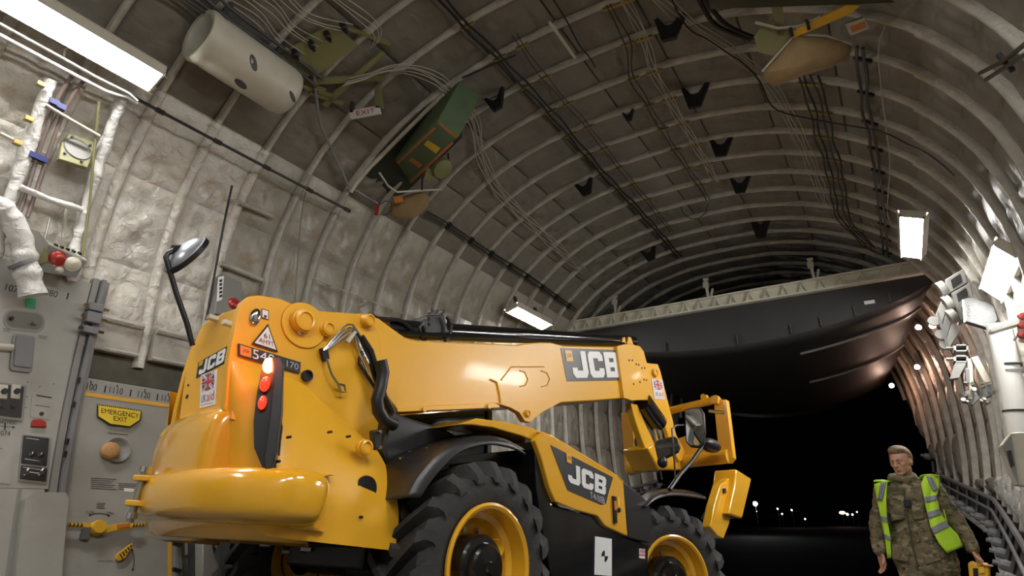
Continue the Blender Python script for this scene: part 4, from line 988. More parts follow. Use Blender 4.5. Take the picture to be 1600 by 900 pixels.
for px, py in ((333,497),(357,506)):
    c = rpn.at(px, py, .03); MB().box(c, (.07,.05,.03), RM).build('number_lamp', LENS, T, True, bevel=.004)
# decals and bosses on the right tower plate
q = [(373,536.5),(470,566),(469,583),(373,555.5)]; pl = MP(-.615)
o = plate('model_decal', pl, q, .012, GREY_INK, T); qq = pl.quad(q, .001)
o2 = MB().add([qq(.02,.1,.002),qq(.19,.1,.002),qq(.19,.9,.002),qq(.02,.9,.002)],[(0,1,2,3)]).build('logo_square', ORANGE_INK, o, True, smooth=0)
text_on('small_lettering', 'JCB', qq, BLACK_INK, o, lift=.004, box=(.06,.35,.15,.65)); text_on('model_number', '540', qq, WHITE, o, lift=.003, box=(.21,.1,.56,.9)); text_on('model_number', '170', qq, SILVER, o, lift=.003, box=(.76,.22,.96,.78))
q3 = [(419,506),(394,537),(434.5,550)]; o = plate('triangle_plate', MP(-.605), q3, .008, BLACK_INK, T, off=.008)
q4 = [(418.8,510),(398,535.5),(431.5,546.5)]; plate('white_face', MP(-.605), q4, .002, WHITE, o, off=.010)
qq = MP(-.605).quad([(404,518),(428,526),(430,543),(402,534)], .012); text_on('lettering', '61', qq, BLACK_INK, o, box=(.34,.58,.72,1.06)); text_on('lettering', 'AH9T', qq, BLACK_INK, o, box=(.06,.02,.94,.46))
def boss(px, py, Y, r, h, m=YEL, name='pin_boss', prof=None):
    c = loc(px, py, Y); return lb(MB().lathe(prof or [(r*1.15,0),(r*1.1,h*.5),(r,h*.55),(r*.98,h),(r*.7,h+.006),(r*.68,h-.004),(0,h-.004)], c, (0,-1,0), 28), name, m, smooth=30)
mp('round_reinforcement', [(475+34*math.cos(a)+6*math.sin(a), 508+36*math.sin(a)) for a in np.linspace(0, 2*math.pi, 29)[:-1]], -.612, .02, YEL, bevel=.004)
boss(471,502,-.62,.068,.05); boss(508,515,-.60,.045,.05); boss(572,502,-.60,.045,.05); boss(566,700,-.86,.045,.05)
c = loc(470,517,-.62); lb(MB().sphere(c, (.03,.02,.03)), 'grease_cap', CHROME)
c = loc(480,587,-.615); lb(MB().lathe([(.0,.0),(.028,.0),(.028,.012),(.036,.012),(.036,-.02)], c, (0,-1,0), 24), 'round_port', BLACKM)
c = loc(399,495,-.61); lb(MB().sphere(c, (.035,.02,.055)), 'chrome_cap', CHROME)
q = [(409,482),(420,485),(420,500),(409,497)]; o = plate('warning_sticker', MP(-.604), q, .003, BLACK_INK, T, off=.002); plate('sticker_face', MP(-.604), [(410,483.5),(419,486),(419,499),(410,495.5)], .002, WHITE, o, off=.004); plate('sticker_mark', MP(-.604), [(413,492),(417,493),(416,497),(413,496)], .001, BLACK_INK, o, off=.006)
c = loc(573,763,-.90); lb(MB().lathe([(.074,-.01),(.070,.006),(.060,.004),(.0,.004)], c, (0,-1,0), 24), 'lifting_hole', BLACKM)
for px, py, Y in ((452,683,-.93),(516,675,-.90),(545,682,-.88),(435,721,-.95),(564,808,-.95)):
    c = loc(px,py,Y); lb(MB().cyl(c+V((0,.02,0)), c+V((0,-.012,0)), .008, n=8), 'rivet', BLACKM)
# rear light cluster
lpn = Plane(LW(-1.54,-.80,1.4), -(ex*.55+ey*.84))
cl = plate('light_cluster', lpn, [(425,557),(438,557),(443,566),(441,640),(434,700),(425,736),(414,734),(411,718),(416,690),(422,640),(426,600)], .12, PLASTIC, T, off=.15, bevel=.008)
plate('recess_back', lpn, [(424,560),(440,560),(440,640),(430,735),(412,735),(397,700),(396,660),(402,610),(410,572)], .06, BLACKM, cl, off=.09)
for (x, y, rx, ry, m) in ((420,571,9,13,REDHOT),(414,600,8,13,REDL),(410,629,6.5,12,REDL)):
    c = lpn.at(x, y, .11); dep = (c-CAM)@CF; R3 = np.column_stack((np.cross(ez, lpn.n), ez, lpn.n))
    MB().sphere(c, (rx*dep/FPX, ry*dep/FPX*.95, .035), 20, R3).build('red_lamp', m, cl, True)
c = lpn.at(420,571,.13); ld = bpy.data.lights.new('tail_lamp_glow', 'POINT'); ld.energy = .9; ld.color = (1,.10,.03); ld.shadow_soft_size = .03
lo = bpy.data.objects.new('tail_lamp_glow', ld); COL.objects.link(lo); lo.parent = cl; lo.location = parent_world(cl).inverted() @ Vector(lpn.at(416,566,.17))
c = lpn.at(419,725,.1); MB().cyl(c, c+lpn.n*.01, .012).build('bolt', CHROME, cl, True)
MB().tube([lpn.at(*p, off=.07) for p in ((437,650),(441,668),(438,690),(436,712))], .005, 5).build('loose_wire', BROWNW, cl, True)

# boom
BMP = [(560,489),(575,491),(592,497),(612,512),(632,526),(650,531.5),(700,534),(806,538.5),(826,536),(846,534.5),(862,535),(880,540),(976,542),(976,622),(930,626),(850,631),(620,640),(588,600)]
bm_ = mp('boom', BMP, -.55, .52, YEL, bevel=.012)
mp('boom_bracket', [(775,630),(880,626),(862,637),(848,644),(838,652),(829,660),(820,658),(812,645),(798,637)], -.57, .06, YEL, bevel=.004)
boss(823,646,-.572,.03,.02)
mp('under_rail', [(620,636),(775,629),(781,633),(781,637),(622,644)], -.56, .04, YEL, bevel=.005)
c0, c1 = loc(618,648,-.5), loc(770,637,-.5); lb(MB().cyl(c0,c1,.014,n=10), 'chrome_pipe', CHROME)
for x, y in ((657,641),(758,636)): c = loc(x,y,-.53); lb(MB().cyl(c,c+V((0,-.05,0)),.02,n=12), 'pipe_clip', YEL)
def ridge(path, Y, r=.006, m=YEL, name='embossed_ridge', cyc=False):
    P = [loc(*p, Y) for p in path]; return lb(MB().tube(P+([P[0]] if cyc else []), r, 6), name, m)
ridge([(766,593),(776,597),(781,618),(782,630)], -.556, .008)
ridge([(783,594),(799,573),(850,573)], -.553); ridge([(812,579),(820,581),(825,593),(821,602),(812,604)], -.553); ridge([(845,579),(854,582),(859,592),(855,602),(846,604)], -.553)
q = [(876,543.5),(965,547),(972,594.5),(886,596)]; o = plate('boom_logo_decal', MP(-.552), q, .002, GREY_INK, T, off=.002); logo(MP(-.552).quad(q, .004), o, box=(.12,.10,.97,.92), sq=(.05,.60,.16,.93))
# hose tray on top of the boom
a0, a1 = loc(600,505,-.36), loc(992,533,-.36)
lb(MB().tube([loc(600,512,-.36), loc(660,517,-.36), loc(760,522,-.36), loc(988,534,-.36)], .078, 16), 'extension_ram', BLACKG)
lb(MB().tube([loc(620,520,-.50), loc(700,525,-.50), loc(975,537,-.50)], .02, 8), 'top_pipe', BLACKG)
lb(MB().tube([loc(*p,-.45) for p in ((575,492),(590,498),(622,500),(632,505),(650,520),(664,532))], .018, 8), 'hose_guard', BLACKM)
lb(MB().tube([loc(*p,-.10) for p in ((580,492),(595,502),(625,507),(655,530))], .018, 8), 'hose_guard', BLACKM)
vb = mp('valve_block', [(668,492),(694,491),(698,508),(702,520),(664,522),(665,505)], -.46, .2, BLACKM, bevel=.01)
for x, y in ((670,487),(678,488),(688,488),(664,500),(665,508),(700,503)): c = loc(x,y,-.42); lb(MB().cyl(c, c+V((0,-.04,.0)), .018, n=10), 'chrome_fitting', CHROME, vb)
lb(MB().tube([loc(*p,-.50) for p in ((698,495),(705,508),(703,525),(695,533))], .014, 8), 'hose', HOSE)
lb(MB().tube([loc(*p,-.50) for p in ((664,500),(655,512),(660,528))], .012, 8), 'hose', HOSE)
# tubes and hoses beside the tower
for k, o_ in enumerate((0, 5, 10)):
    lb(MB().tube([loc(*p,-.64-.0*k) for p in ((505+o_*.6,548-o_*.2),(536+o_*.7,512+o_*.9),(543+o_*.5,507+o_),(551-o_*.2,508+o_),(556-o_*.2,515+o_),(572-o_*1.2,542+o_*.6),(590-o_*1.5,572+o_))], .0085, 8), 'chrome_tube', CHROME)
mp('tube_clamp', [(541,532),(555,517),(558,519),(546,536)], -.665, .02, CREAM)
lb(MB().tube([loc(*p,-.63) for p in ((570,542),(562,560),(561,568),(570,582),(590,612),(604,640))], .012, 8), 'hose', HOSE)
lb(MB().tube([loc(*p,-.66) for p in ((565,525),(580,548),(590,580),(602,620),(618,652))], .018, 8), 'hose', HOSE)
lb(MB().tube([loc(*p,-.64) for p in ((556,520),(574,552),(586,592),(600,625),(612,655))], .014, 8), 'hose', HOSE)
lb(MB().tube([loc(*p,-.74) for p in ((595,563),(599,582),(595,605),(589,625),(591,642),(600,656),(617,664))], .042, 14), 'thick_hose', HOSE, smooth=60)
mp('lever_guard', [(502,544),(512,543),(515,560),(508,565)], -.64, .03, BLACKM)
lb(MB().tube([loc(*p,-.64) for p in ((510,560),(518,585),(528,600),(533,612),(540,612),(538,602),(530,600))], .008, 6), 'lever_rod', STEEL)
lt = mp('door_latch', [(584,672),(596,670),(597,702),(586,703)], -.90, .05, BLACKM, bevel=.006)
for y in (675, 699): c = loc(592,y,-.90); lb(MB().cyl(c, c+V((0,-.02,0)), .010, n=10), 'latch_screw', CHROME, lt)
# charcoal cowl behind the tower
m_ = MB(); R1 = [loc(*p,-.85) for p in ((602,690),(610,665),(625,652))]; 
mp('rear_cowl', [(606,660),(618,642),(632,650),(700,672),(722,684),(700,720),(610,740),(600,700)], -.70, .45, PLASTIC, bevel=.02)
# rear mudguard
def fender(inn, mid, out, Yi, Ym, Yo, name='mudguard', k=3):
    a = [loc(p[0], p[1], Yi) for p in sm(inn, k)]; b = [loc(p[0], p[1], Ym) for p in sm(mid, k)]; c = [loc(p[0], p[1], Yo) for p in sm(out, k)]
    n = 24; res = lambda L_: [L_[0]+0 if i == 0 else V([np.interp(i/n*(len(L_)-1), range(len(L_)), [q[j] for q in L_]) for j in range(3)]) for i in range(n+1)]
    return lb(MB().grid([res(a), res(b), res(c)]), name, PLASTIC, solid=.015, smooth=40)
fender([(574,784),(603,728),(622,712),(676,691),(711,682),(745,679),(775,681),(800,692),(818,708)],
       [(638,777),(650,752),(668,728),(688,708),(712,694),(745,685),(775,685),(798,692),(818,708)],
       [(657,777),(675,750),(698,724),(720,706),(745,697),(768,694),(792,698),(808,703),(821,710)], -.74, -1.10, -1.15)
for x, y in ((641,705),(655,712),(627,716),(668,701)): c = loc(x,y,-.86); lb(MB().sphere(c, (.016,.016,.010), 8), 'fixing_screw', CHROME)
fender([(990,790),(1010,771),(1030,765),(1055,765),(1080,768),(1102,776)], [(1004,792),(1016,778),(1035,770),(1055,769),(1080,772),(1102,777)], [(1010,792),(1022,782),(1038,776),(1056,774),(1080,776),(1103,779)], -.74, -1.08, -1.13)
# engine cover on the right side
HP = [(836,688),(848,676),(862,681),(962,742),(974,752),(981,838),(946,822),(934,806),(900,797),(868,784),(858,760),(846,715)]
ec = mp('engine_cover', HP, -1.10, .05, YELG, bevel=.008)
mp('engine_cover_arch', [(717,663),(745,653.5),(790,659),(832,668),(852,679),(836,690),(815,681),(770,668),(740,664)], -1.02, .35, YELG, bevel=.008)
ptsT = [loc(*p,-1.08) for p in ((848,677),(862,682),(962,743),(974,753))]
lb(MB().grid([ptsT, [p+V((0,.10,.03)) for p in ptsT], [p+V((0,.45,.02)) for p in ptsT]]), 'engine_cover_top', YELG, solid=.02, smooth=50)
q = [(860,695),(958,746),(945,789),(887,766)]
o = plate('engine_decal', MP(-1.10), [(860,695),(958,746),(951,770),(947,787),(940,789),(887,766),(884,758)], .003, GREY_INK, T, off=.004)
logo(MP(-1.10).quad([(884,722),(948,748),(947,778),(886,757)], .006), o, box=(.03,.12,.98,1.04), sq=(.02,1.02,.13,1.46))
text_on('lettering', 'T4i', MP(-1.10).quad([(921,768),(931,772),(932,782),(922,778)], .007), SILVER, o); text_on('lettering', 'IIIB', MP(-1.10).quad([(933,773),(944,777),(945,788),(934,784)], .007), SILVER, o)
hn = mp('hood_handle', [(959,775),(963,776),(965,817),(961,818)], -1.12, .02, BLACKM); mp('orange_label', [(960,782),(963,783),(964,797),(961,797)], -1.125, .005, ORANGE, hn)
mp('yellow_label', [(965,776),(968,777),(969,791),(966,791)], -1.105, .003, TAPE, ec); c = loc(967,797,-1.105); lb(MB().cyl(c+V((0,.01,0)),c+V((0,-.01,0)),.02,n=12), 'lock', BLACKM, ec)
# black side skirt, front black panel, paper
mp('side_skirt', [(836,700),(846,716),(858,762),(868,787),(900,800),(934,809),(946,825),(981,842),(1013,852),(1012,935),(870,935),(858,880),(846,820),(838,760)], -1.06, 1.9, BLACKG, bevel=.006)
mp('front_panel', [(974,752),(1000,772),(1014,786),(1018,800),(1017,848),(982,840)], -1.08, .5, PLASTIC, bevel=.01)
lb(MB().tube([loc(*p,-1.085) for p in ((870,787),(874,790),(898,796))], .012, 6), 'chrome_grab_bar', CHROME)
o = mp('paper_notice', [(930,838),(956,842),(956,900),(929,898)], -1.068, .003, WHITE)
for s_ in (0, 1):
    an = np.linspace(math.pi/2, math.pi, 8) if s_ == 0 else np.linspace(-math.pi/2, 0, 8)
    cx, cy = 945, 869; P_ = [(cx,cy)]+[(cx+5*math.cos(a), cy-9*math.sin(a)) for a in an]
    plate('quadrant_mark', MP(-1.068), P_, .001, BLACK_INK, o, off=.003)
q = [(999,857),(1008,858),(1008,873),(999,872)]; o = plate('flag_badge', MP(-1.062), q, .002, WHITE, T, off=.003); union_flag(MP(-1.062).quad(q, .004), o, (.02,.5,.98,.98)); plate('badge_lower', MP(-1.062), [(999,866),(1008,867),(1008,869),(999,868)], .001, RED_INK, o, off=.005)
# chassis, axles, cab on the far side
lb(MB().box((1.35, 0, .85), (3.6, .9, .5)), 'chassis', BLACKM, bevel=.02)
for X in (0, 2.75):
    m = MB(); m.cyl((X,-.75,TR),(X,.75,TR),.11); m.sphere((X,0,TR),(.2,.22,.2),16); m.build('axle', BLACKM, T)
for i, (x, y, z) in enumerate(((-.5,.2,.72),(-.35,-.1,.70),(-.65,.5,.74),(-.25,.35,.62),(-.4,.6,.7))):
    lb(MB().cyl((x,y,z),(x+.05,y-.05,z),.03,n=8), 'hydraulic_fitting', STEEL)
cab = MB()
cx0, cx1, cy0, cy1, cz0, cz1 = .2, 1.55, .30, 1.12, .95, 2.42
for x in (cx0, cx1):
    for y in (cy0, cy1): cab.bar((x,y,cz0),(x+(-.1 if x > 1 else .05),y,cz1),.07,.07,(0,1,0))
cab.box(((cx0+cx1)/2, (cy0+cy1)/2, cz1), (1.3,.85,.07)); cab.box(((cx0+cx1)/2, (cy0+cy1)/2, cz0), (1.4,.85,.1))
cb = lb(cab, 'cab_frame', BLACKM, bevel=.01)
lb(MB().box(((cx0+cx1)/2, cy0, 1.7), (1.2,.012,1.3)), 'cab_window', GLASSD, cb); lb(MB().box(((cx0+cx1)/2, cy1, 1.7), (1.2,.012,1.3)), 'cab_window', GLASSD, cb); lb(MB().box((cx0+.03, (cy0+cy1)/2, 1.7), (.012,.75,1.3)), 'cab_window', GLASSD, cb)
lb(MB().box((.75,.72,1.35), (.45,.5,.12)), 'driver_seat', PLASTIC, cb, bevel=.03); lb(MB().box((.5,.72,1.7), (.12,.5,.65)), 'seat_back', mat('green_seat', (.03,.07,.05), .7), cb, bevel=.04)
# boom head, crowd arms, carriage
HD = [(964,541),(974,538),(986,537),(1000,541),(1006,549),(1011,567),(1028,569),(1032,580),(1047,640),(1057,680),(1075,712),(1062,722),(1050,700),(1040,668),(1022,630),(1010,625),(1000,625),(988,626),(975,622)]
mp('boom_head', HD, -.585, .05, YEL, bevel=.006); mp('boom_head', HD, -.05, .05, YEL, bevel=.006)
mp('boom_head_core', [(964,545),(1000,548),(1008,568),(1024,575),(1030,600),(1000,618),(970,618)], -.53, .46, YEL)
for P_ in ([(971,538),(974,527),(977,527),(978,539)], [(980,537),(982,526),(986,527),(990,539)]): mp('head_lug', P_, -.45, .05, YEL, bevel=.003)
for x, y in ((983,563),(988,563),(994,569),(998,570),(1003,575),(1007,575),(1006,593),(1010,594),(1000,597),(990,600)):
    c = loc(x,y,-.586); lb(MB().cyl(c+V((0,.01,0)), c+V((0,-.006,0)), .012, n=10), 'drilled_hole', mat('hole_brown', (.15,.07,.02), .6) if x == 983 else bpy.data.materials['hole_brown'])
boss(1022,583,-.587,.05,.03)
aid_sticker(MP(-.587), [(1018,592),(1035,593.5),(1039,624),(1023,623)], T)
lb(MB().cyl(loc(1004,628,-.52), loc(1028,662,-.52), .12, n=20), 'tilt_ram', BLACKG); lb(MB().cyl(loc(1022,655,-.52), loc(1031,692,-.52), .05, n=16), 'ram_rod', CHROME)
mp('crowd_arm', [(986,630),(996,632),(1010,665),(1026,700),(1030,725),(1018,722),(1004,690),(992,655)], -.50, .08, YEL, bevel=.01)
mp('crowd_link', [(1012,700),(1022,694),(1036,712),(1075,712),(1090,722),(1070,735),(1030,735)], -.55, .35, YELG, bevel=.02)
# carriage: a plane across the machine
CX = 4.3; cpl = Plane(LW(CX,0,0), -ex)
cg = plate('carriage_frame', cpl, [(1114,618),(1120,617),(1124,624),(1135,624),(1146,715),(1140,723),(1130,721),(1122,700)], .10, YEL, T, bevel=.01)
plate('far_upright', cpl, [(970,645),(988,645),(991,738),(982,742),(976,738)], .10, YEL, T, bevel=.01)
def cyl_px(a, b, r, m, name, n=14): return MB().cyl(cpl.at(*a), cpl.at(*b), r, n=n).build(name, m, T, True)
cyl_px((982,731),(1138,713), .085, YELG, 'lower_cross_tube', 20); cyl_px((1046,642),(1122,624), .05, YELG, 'upper_cross_tube')
plate('carriage_lug', cpl, [(1094,618),(1098,615),(1104,617),(1106,628),(1096,629)], .05, YEL, T); plate('carriage_lug', cpl, [(1111,619),(1118,617),(1122,620),(1121,630),(1112,630)], .05, YEL, T, off=.06)
cyl_px((1108,642),(1132,645), .022, STEEL, 'locking_pin'); plate('carriage_plate', cpl, [(1045,690),(1075,680),(1120,700),(1128,716),(1060,728)], .05, YEL, T, off=-.03)
MB().tube([cpl.at(*p) for p in ((996,672),(993,690),(996,708),(1000,730))], .02, 8).build('hose', HOSE, T, True); MB().tube([cpl.at(*p) for p in ((1012,668),(1006,690),(1005,715))], .014, 8).build('hose', HOSE, T, True)
# stabiliser leg
st = mp('stabiliser_leg', [(1126,757),(1134,752),(1142,745),(1150,733),(1158,742),(1146,790),(1140,818),(1131,842),(1122,838),(1110,823),(1116,790)], -1.12, .10, YELG, bevel=.012)
m = MB(); mp('stabiliser_pad', [(1151,733),(1174,747),(1174,752),(1160,811),(1144,805),(1139,803),(1148,760)], -1.20, .28, YELG, bevel=.02)
c = loc(1131,767,-1.125); lb(MB().cyl(c+V((0,.01,0)), c+V((0,-.02,0)), .03), 'pivot_pin', BLACKM)
lb(MB().cyl(loc(1098,810,-1.0), loc(1112,788,-1.0), .02, n=10), 'leg_ram_rod', CHROME); lb(MB().cyl(loc(1106,815,-1.0), loc(1114,790,-1.0), .05, n=12), 'leg_ram', BLACKM)
# mirrors
mpn = Plane(LW(3.2,-1.18,2.3), -(ex*.99-ez*.11))
def mirror(pts, inner, name, pl_):
    o = plate(name, pl_, pts, .05, PLASTIC, T, bevel=.01); plate('mirror_glass', pl_, inner, .004, MIRROR, o, off=.004); return o
mirror([(1069,640),(1078,637),(1093,636),(1099,645),(1101,672),(1099,692),(1093,699),(1078,698),(1071,690)], [(1071,642),(1079,639),(1092,638),(1097,646),(1099,672),(1097,690),(1092,696),(1079,695),(1073,689)], 'wing_mirror', mpn)
mirror([(1022,694),(1026,688),(1052,681),(1058,684),(1062,698),(1059,705),(1034,718),(1027,716)], [(1024,695),(1027,690),(1052,683),(1056,686),(1060,698),(1057,704),(1034,715.5),(1029,713)], 'wing_mirror', Plane(LW(2.9,-1.18,2.0), -(ex*.95+ey*.2-ez*.2)))
lb(MB().tube([loc(*p,-1.15) for p in ((1046,765),(1062,742),(1080,722),(1094,702),(1100,690))], .022, 8), 'mirror_arm', BLACKM)
lb(MB().tube([loc(*p,-1.15) for p in ((1055,750),(1054,725),(1052,700),(1050,670),(1056,665),(1068,664))], .010, 8), 'mirror_arm', BLACKM)
c = loc(1110,696,-1.1); lb(MB().sphere(c, (.22,.10,.08), 16), 'mirror_housing', PLASTIC); lb(MB().sphere(loc(1035,722,-1.15), (.06,.05,.06), 12), 'mirror_knuckle', BLACKM)
# rear mirror on a pole, from the far rear corner
Yq = .30
pole = lb(MB().tube([loc(*p,Yq) for p in ((301,540),(292,505),(276,460),(262,412),(259,402),(262,396),(272,391),(284,388))], .018, 10), 'mirror_pole', BLACKM, smooth=60)
rmp = Plane(V(OM)+RM@loc(292,399,Yq), V((.15,.30,-.92))); mc = rmp.o
_m = CR*.73-CU*.68; _v = unit(V(rmp.o)-CAM); R_ax = unit(_m*.86+_v*.50)
mo = MB().lathe([(0,.012),(.08,.011),(.155,.006),(.168,0),(.162,-.015),(.125,-.05),(.06,-.072),(0,-.078)], mc, R_ax, 32).build('round_mirror', mat('mirror_back', (.35,.36,.40), .3, metal=.4), T, True, smooth=40)
MB().lathe([(.158,-.022),(.178,-.02),(.178,.016),(.158,.018)], mc, R_ax, 32, close=True).build('rubber_rim', BLACKM, mo, True)
MB().tube([V(OM)+RM@loc(270,390,Yq), V(OM)+RM@loc(284,390,Yq)], .035, 10).build('mirror_clamp', BLACKM, T, True)
# ------------------------------------------------------------------ right wall equipment
def PY(y): return Plane((0, y, 0), (0,-1,0))
def at(px, py, y): return PY(y).at(px, py)
def yp(name, pts, y, th, m, parent, **k): return plate(name, PY(y), pts, th, m, parent, **k)
def tail_lamp(px, py, y, e, label):
    c = at(px, py, y); t = empty('tail_lamp', c, label, 'lamp', 'small warm lamps in the tail')
    MB().lathe([(.05,.0),(.055,.03),(.03,.05),(0,.05)], c, (0,1,0), 12).build('lamp_body', BUMPGREY, t, True)
    MB().sphere(c+V((0,-.0,-.01)), (.05,.02,.045), 12).build('lamp_glass', mat('warm_lamp_glass', (1,.9,.8), .3, emit=(1,.78,.66), estr=45), t, True)
    ld = bpy.data.lights.new('lamp_light', 'POINT'); ld.energy = e; ld.color = (1,.50,.32); ld.shadow_soft_size = .05
    lo = bpy.data.objects.new('lamp_light', ld); COL.objects.link(lo); lo.parent = t; lo.location = (-.02,-.12,-.08)
tail_lamp(1435, 511, 12.9, 1.6, 'warm lamp under the right corner of the cargo door'); tail_lamp(1457, 508, 11.6, 1.2, 'small lamp just left of the stacked grey canisters')
tail_lamp(1433, 573, 14.6, 2.6, 'small warm lamp in the middle of the tail side frames'); tail_lamp(1393, 602, 16.2, 3.5, 'farthest and lowest warm lamp in the tail')
# duct
dt = empty('white_duct', at(1577,580,8.4), 'white pipe duct with black straps standing on the right wall', 'duct')
PD = [at(*p, 8.4) for p in ((1560,508),(1566,535),(1574,575),(1583,620),(1590,660),(1596,700),(1604,745))]
MB().tube(PD, .115, 20).build('duct_pipe', WHITEP, dt, True, smooth=60)
for (a, b) in ((1576,571),(1578,581),(1588,643)):
    c = at(a, b, 8.4); d = unit(PD[3]-PD[2]); MB().lathe([(.118,-.012),(.122,-.012),(.122,.012),(.118,.012)], c, d, 20, close=True).build('strap', BLACKM if b != 581 else BUMPGREY, dt, True)
cn = empty('grey_canister_rack', at(1485,480,9.4), 'rack of stacked grey round-ended canisters below the right-hand strip lights', 'rack')
for i, (px, py) in enumerate(((1477,449),(1486,471),(1493,492))):
    c = at(px, py, 9.3); u = unit(at(px+14, py-6, 9.3)-c); d = unit(V((.0,1,-.12)))
    MB().lathe([(0,-.01),(.085,-.01),(.10,.0),(.10,.08),(0,.08)], c, -u, 24).build('round_end', PANEL, cn, True, smooth=40)
    MB().prism([c+u*.02+V((0,0,.10)), c+u*.26+V((0,0,.14)), c+u*.26-V((0,0,.06)), c+u*.02-V((0,0,.10))], (0,.25,0)).build('canister_body', PANELD, cn, True, bevel=.01)
    MB().prism([c+u*.08+V((0,-.01,.06)), c+u*.20+V((0,-.01,.09)), c+u*.20+V((0,-.01,-.02)), c+u*.08+V((0,-.01,-.05))], (0,.02,0)).build('dark_opening', BLACKM, cn, True)
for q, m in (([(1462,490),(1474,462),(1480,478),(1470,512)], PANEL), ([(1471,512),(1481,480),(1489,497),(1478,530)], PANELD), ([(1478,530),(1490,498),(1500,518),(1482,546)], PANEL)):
    yp('rack_panel', q, 9.55, .12, m, cn, bevel=.006)
for px, py in ((1458,503),(1469,524),(1476,540)): c = at(px, py, 9.6); MB().lathe([(0,0),(.07,0),(.07,.03),(0,.03)], c, (.25,-.9,.2), 20).build('end_disc', PANELD, cn, True)
yp('side_strip', [(1464,488),(1467,487),(1482,540),(1480,548)], 9.5, .03, BUMPGREY, cn)
bx = empty('open_box_pair', at(1505,555,9.2), 'pair of small open grey boxes one above the other on the right wall', 'box')
for y0 in (538, 555):
    for q in ([(1490,y0),(1513,y0),(1513,y0+2),(1490,y0+2)], [(1490,y0+9),(1513,y0+9),(1513,y0+11),(1490,y0+11)], [(1490,y0),(1494,y0),(1494,y0+11),(1490,y0+11)], [(1510,y0),(1513,y0),(1513,y0+11),(1510,y0+11)]): yp('box_wall', q, 9.2, .18, PANEL, bx)
    yp('box_back', [(1490,y0),(1513,y0),(1513,y0+11),(1490,y0+11)], 9.37, .02, BLACKM, bx)
    MB().cyl(at(1478,y0+6,9.2), at(1490,y0+6,9.2), .02, n=8).build('side_pin', STEEL, bx, True)
yp('lower_housing', [(1492,567),(1510,567),(1498,590),(1484,592)], 9.2, .15, PANELD, bx)
ac = empty('latch_actuator', at(1530,590,8.8), 'cluster of small metal latch fittings with a white strut on the right wall', 'mechanism')
MB().bar(at(1522,558,8.8), at(1543,598,8.8), .07, .05, (0,1,0)).build('white_strut', CREAM, ac, True, bevel=.006)
for q in ([(1532,603),(1549,600),(1551,618),(1534,624)], [(1508,575),(1516,575),(1517,600),(1509,602)], [(1512,560),(1520,560),(1522,612),(1514,612)], [(1506,612),(1520,608),(1532,622),(1520,634),(1508,624)]): yp('fitting_block', q, 8.8, .12, BUMPGREY if q[0][0] != 1512 else CREAM, ac, bevel=.01)
rr = random.Random(3)
for i in range(16): 
    c = at(1504+rr.random()*44, 598+rr.random()*34, 8.75); MB().cyl(c, c+V((rr.random()*.08-.04,-.06,rr.random()*.08-.04)), .014+.012*rr.random(), n=8).build('bolt', STEEL, ac, True)
cb_ = empty('wall_cabinet', at(1590,715,7.4), 'cream cabinet with a dark slot at the right edge under the white duct', 'cabinet')
yp('cabinet_body', [(1564,696),(1579,676),(1660,672),(1660,765),(1590,758),(1582,742)], 7.4, .25, CREAM, cb_, bevel=.01)
yp('cabinet_side', [(1566,697),(1580,679),(1592,757),(1584,742)], 7.38, .02, PANELD, cb_); yp('dark_slot', [(1573,705),(1580,703),(1585,727),(1579,730)], 7.36, .02, BLACKM, cb_)
sg = empty('signal_light', at(1575,505,7.6), 'white signal arm with three red lamps at the right edge', 'light')
yp('arm', [(1546,514),(1551,510),(1592,496),(1594,506),(1552,519),(1547,519)], 7.6, .12, WHITEP, sg, bevel=.008)
yp('lamp_head', [(1590,488),(1630,480),(1632,535),(1594,530)], 7.6, .15, CREAM, sg, bevel=.01)
for y0 in (494, 508, 523): c = at(1598, y0, 7.6); MB().lathe([(0,.02),(.035,.015),(.045,-.01)], c, (0,-1,0), 16).build('red_lamp', REDDULL, sg, True)
MB().tube([at(*p, 7.62) for p in ((1584,532),(1592,522),(1606,516))], .012, 6).build('thin_rod', PANELD, sg, True)
hs = empty('lamp_mount', at(1530,490,8.4), 'dark grey angled mount carrying the wide right-hand strip light', 'bracket')
yp('mount_plate', [(1503,468),(1519,464),(1553,476),(1560,500),(1548,514),(1508,502)], 8.9, .12, DARKG, hs, bevel=.01); yp('mount_side', [(1503,468),(1506,468),(1510,502),(1506,504)], 8.85, .05, PANELD, hs)
m_ = MB()
for i in range(4): m_.add([at(1513,476+5*i,8.89), at(1516,477+5*i,8.89), at(1516,479+5*i,8.89), at(1513,478+5*i,8.89)], [(0,1,2,3)])
m_.build('printed_marks', BLACK_INK, hs, True, smooth=0)
tag(yp('bright_wall_panel', [(1572,478),(1600,440),(1640,420),(1640,560),(1606,560),(1590,500)], 8.6, .05, WHITEP, None), 'white wall panel glaring beside the wide strip light at the right edge', 'panel')
tr = empty('tube_rack', at(1585,325,7.6), 'rack of thin silver tubes with a red cap at the upper right edge', 'rack')
for i in range(6): MB().cyl(at(1562+8*i,352-1.5*i,7.6), at(1575+8*i,303-2*i,7.6), .018, n=8).build('silver_tube', CHROME if i % 2 else PANELD, tr, True)
MB().lathe([(0,.04),(.05,.03),(.06,0),(.05,-.04),(0,-.05)], at(1597,296,7.5), (-.6,-.5,-.6), 16).build('red_cap', REDDULL, tr, True)
yp('rack_base', [(1553,352),(1640,350),(1640,385),(1560,372)], 7.8, .2, PANELD, tr, bevel=.01)
MB().lathe([(0,.03),(.06,.02),(.08,0)], at(1566,389,7.8), (-.3,-.8,-.5), 16).build('red_lamp', REDDULL, tr, True)
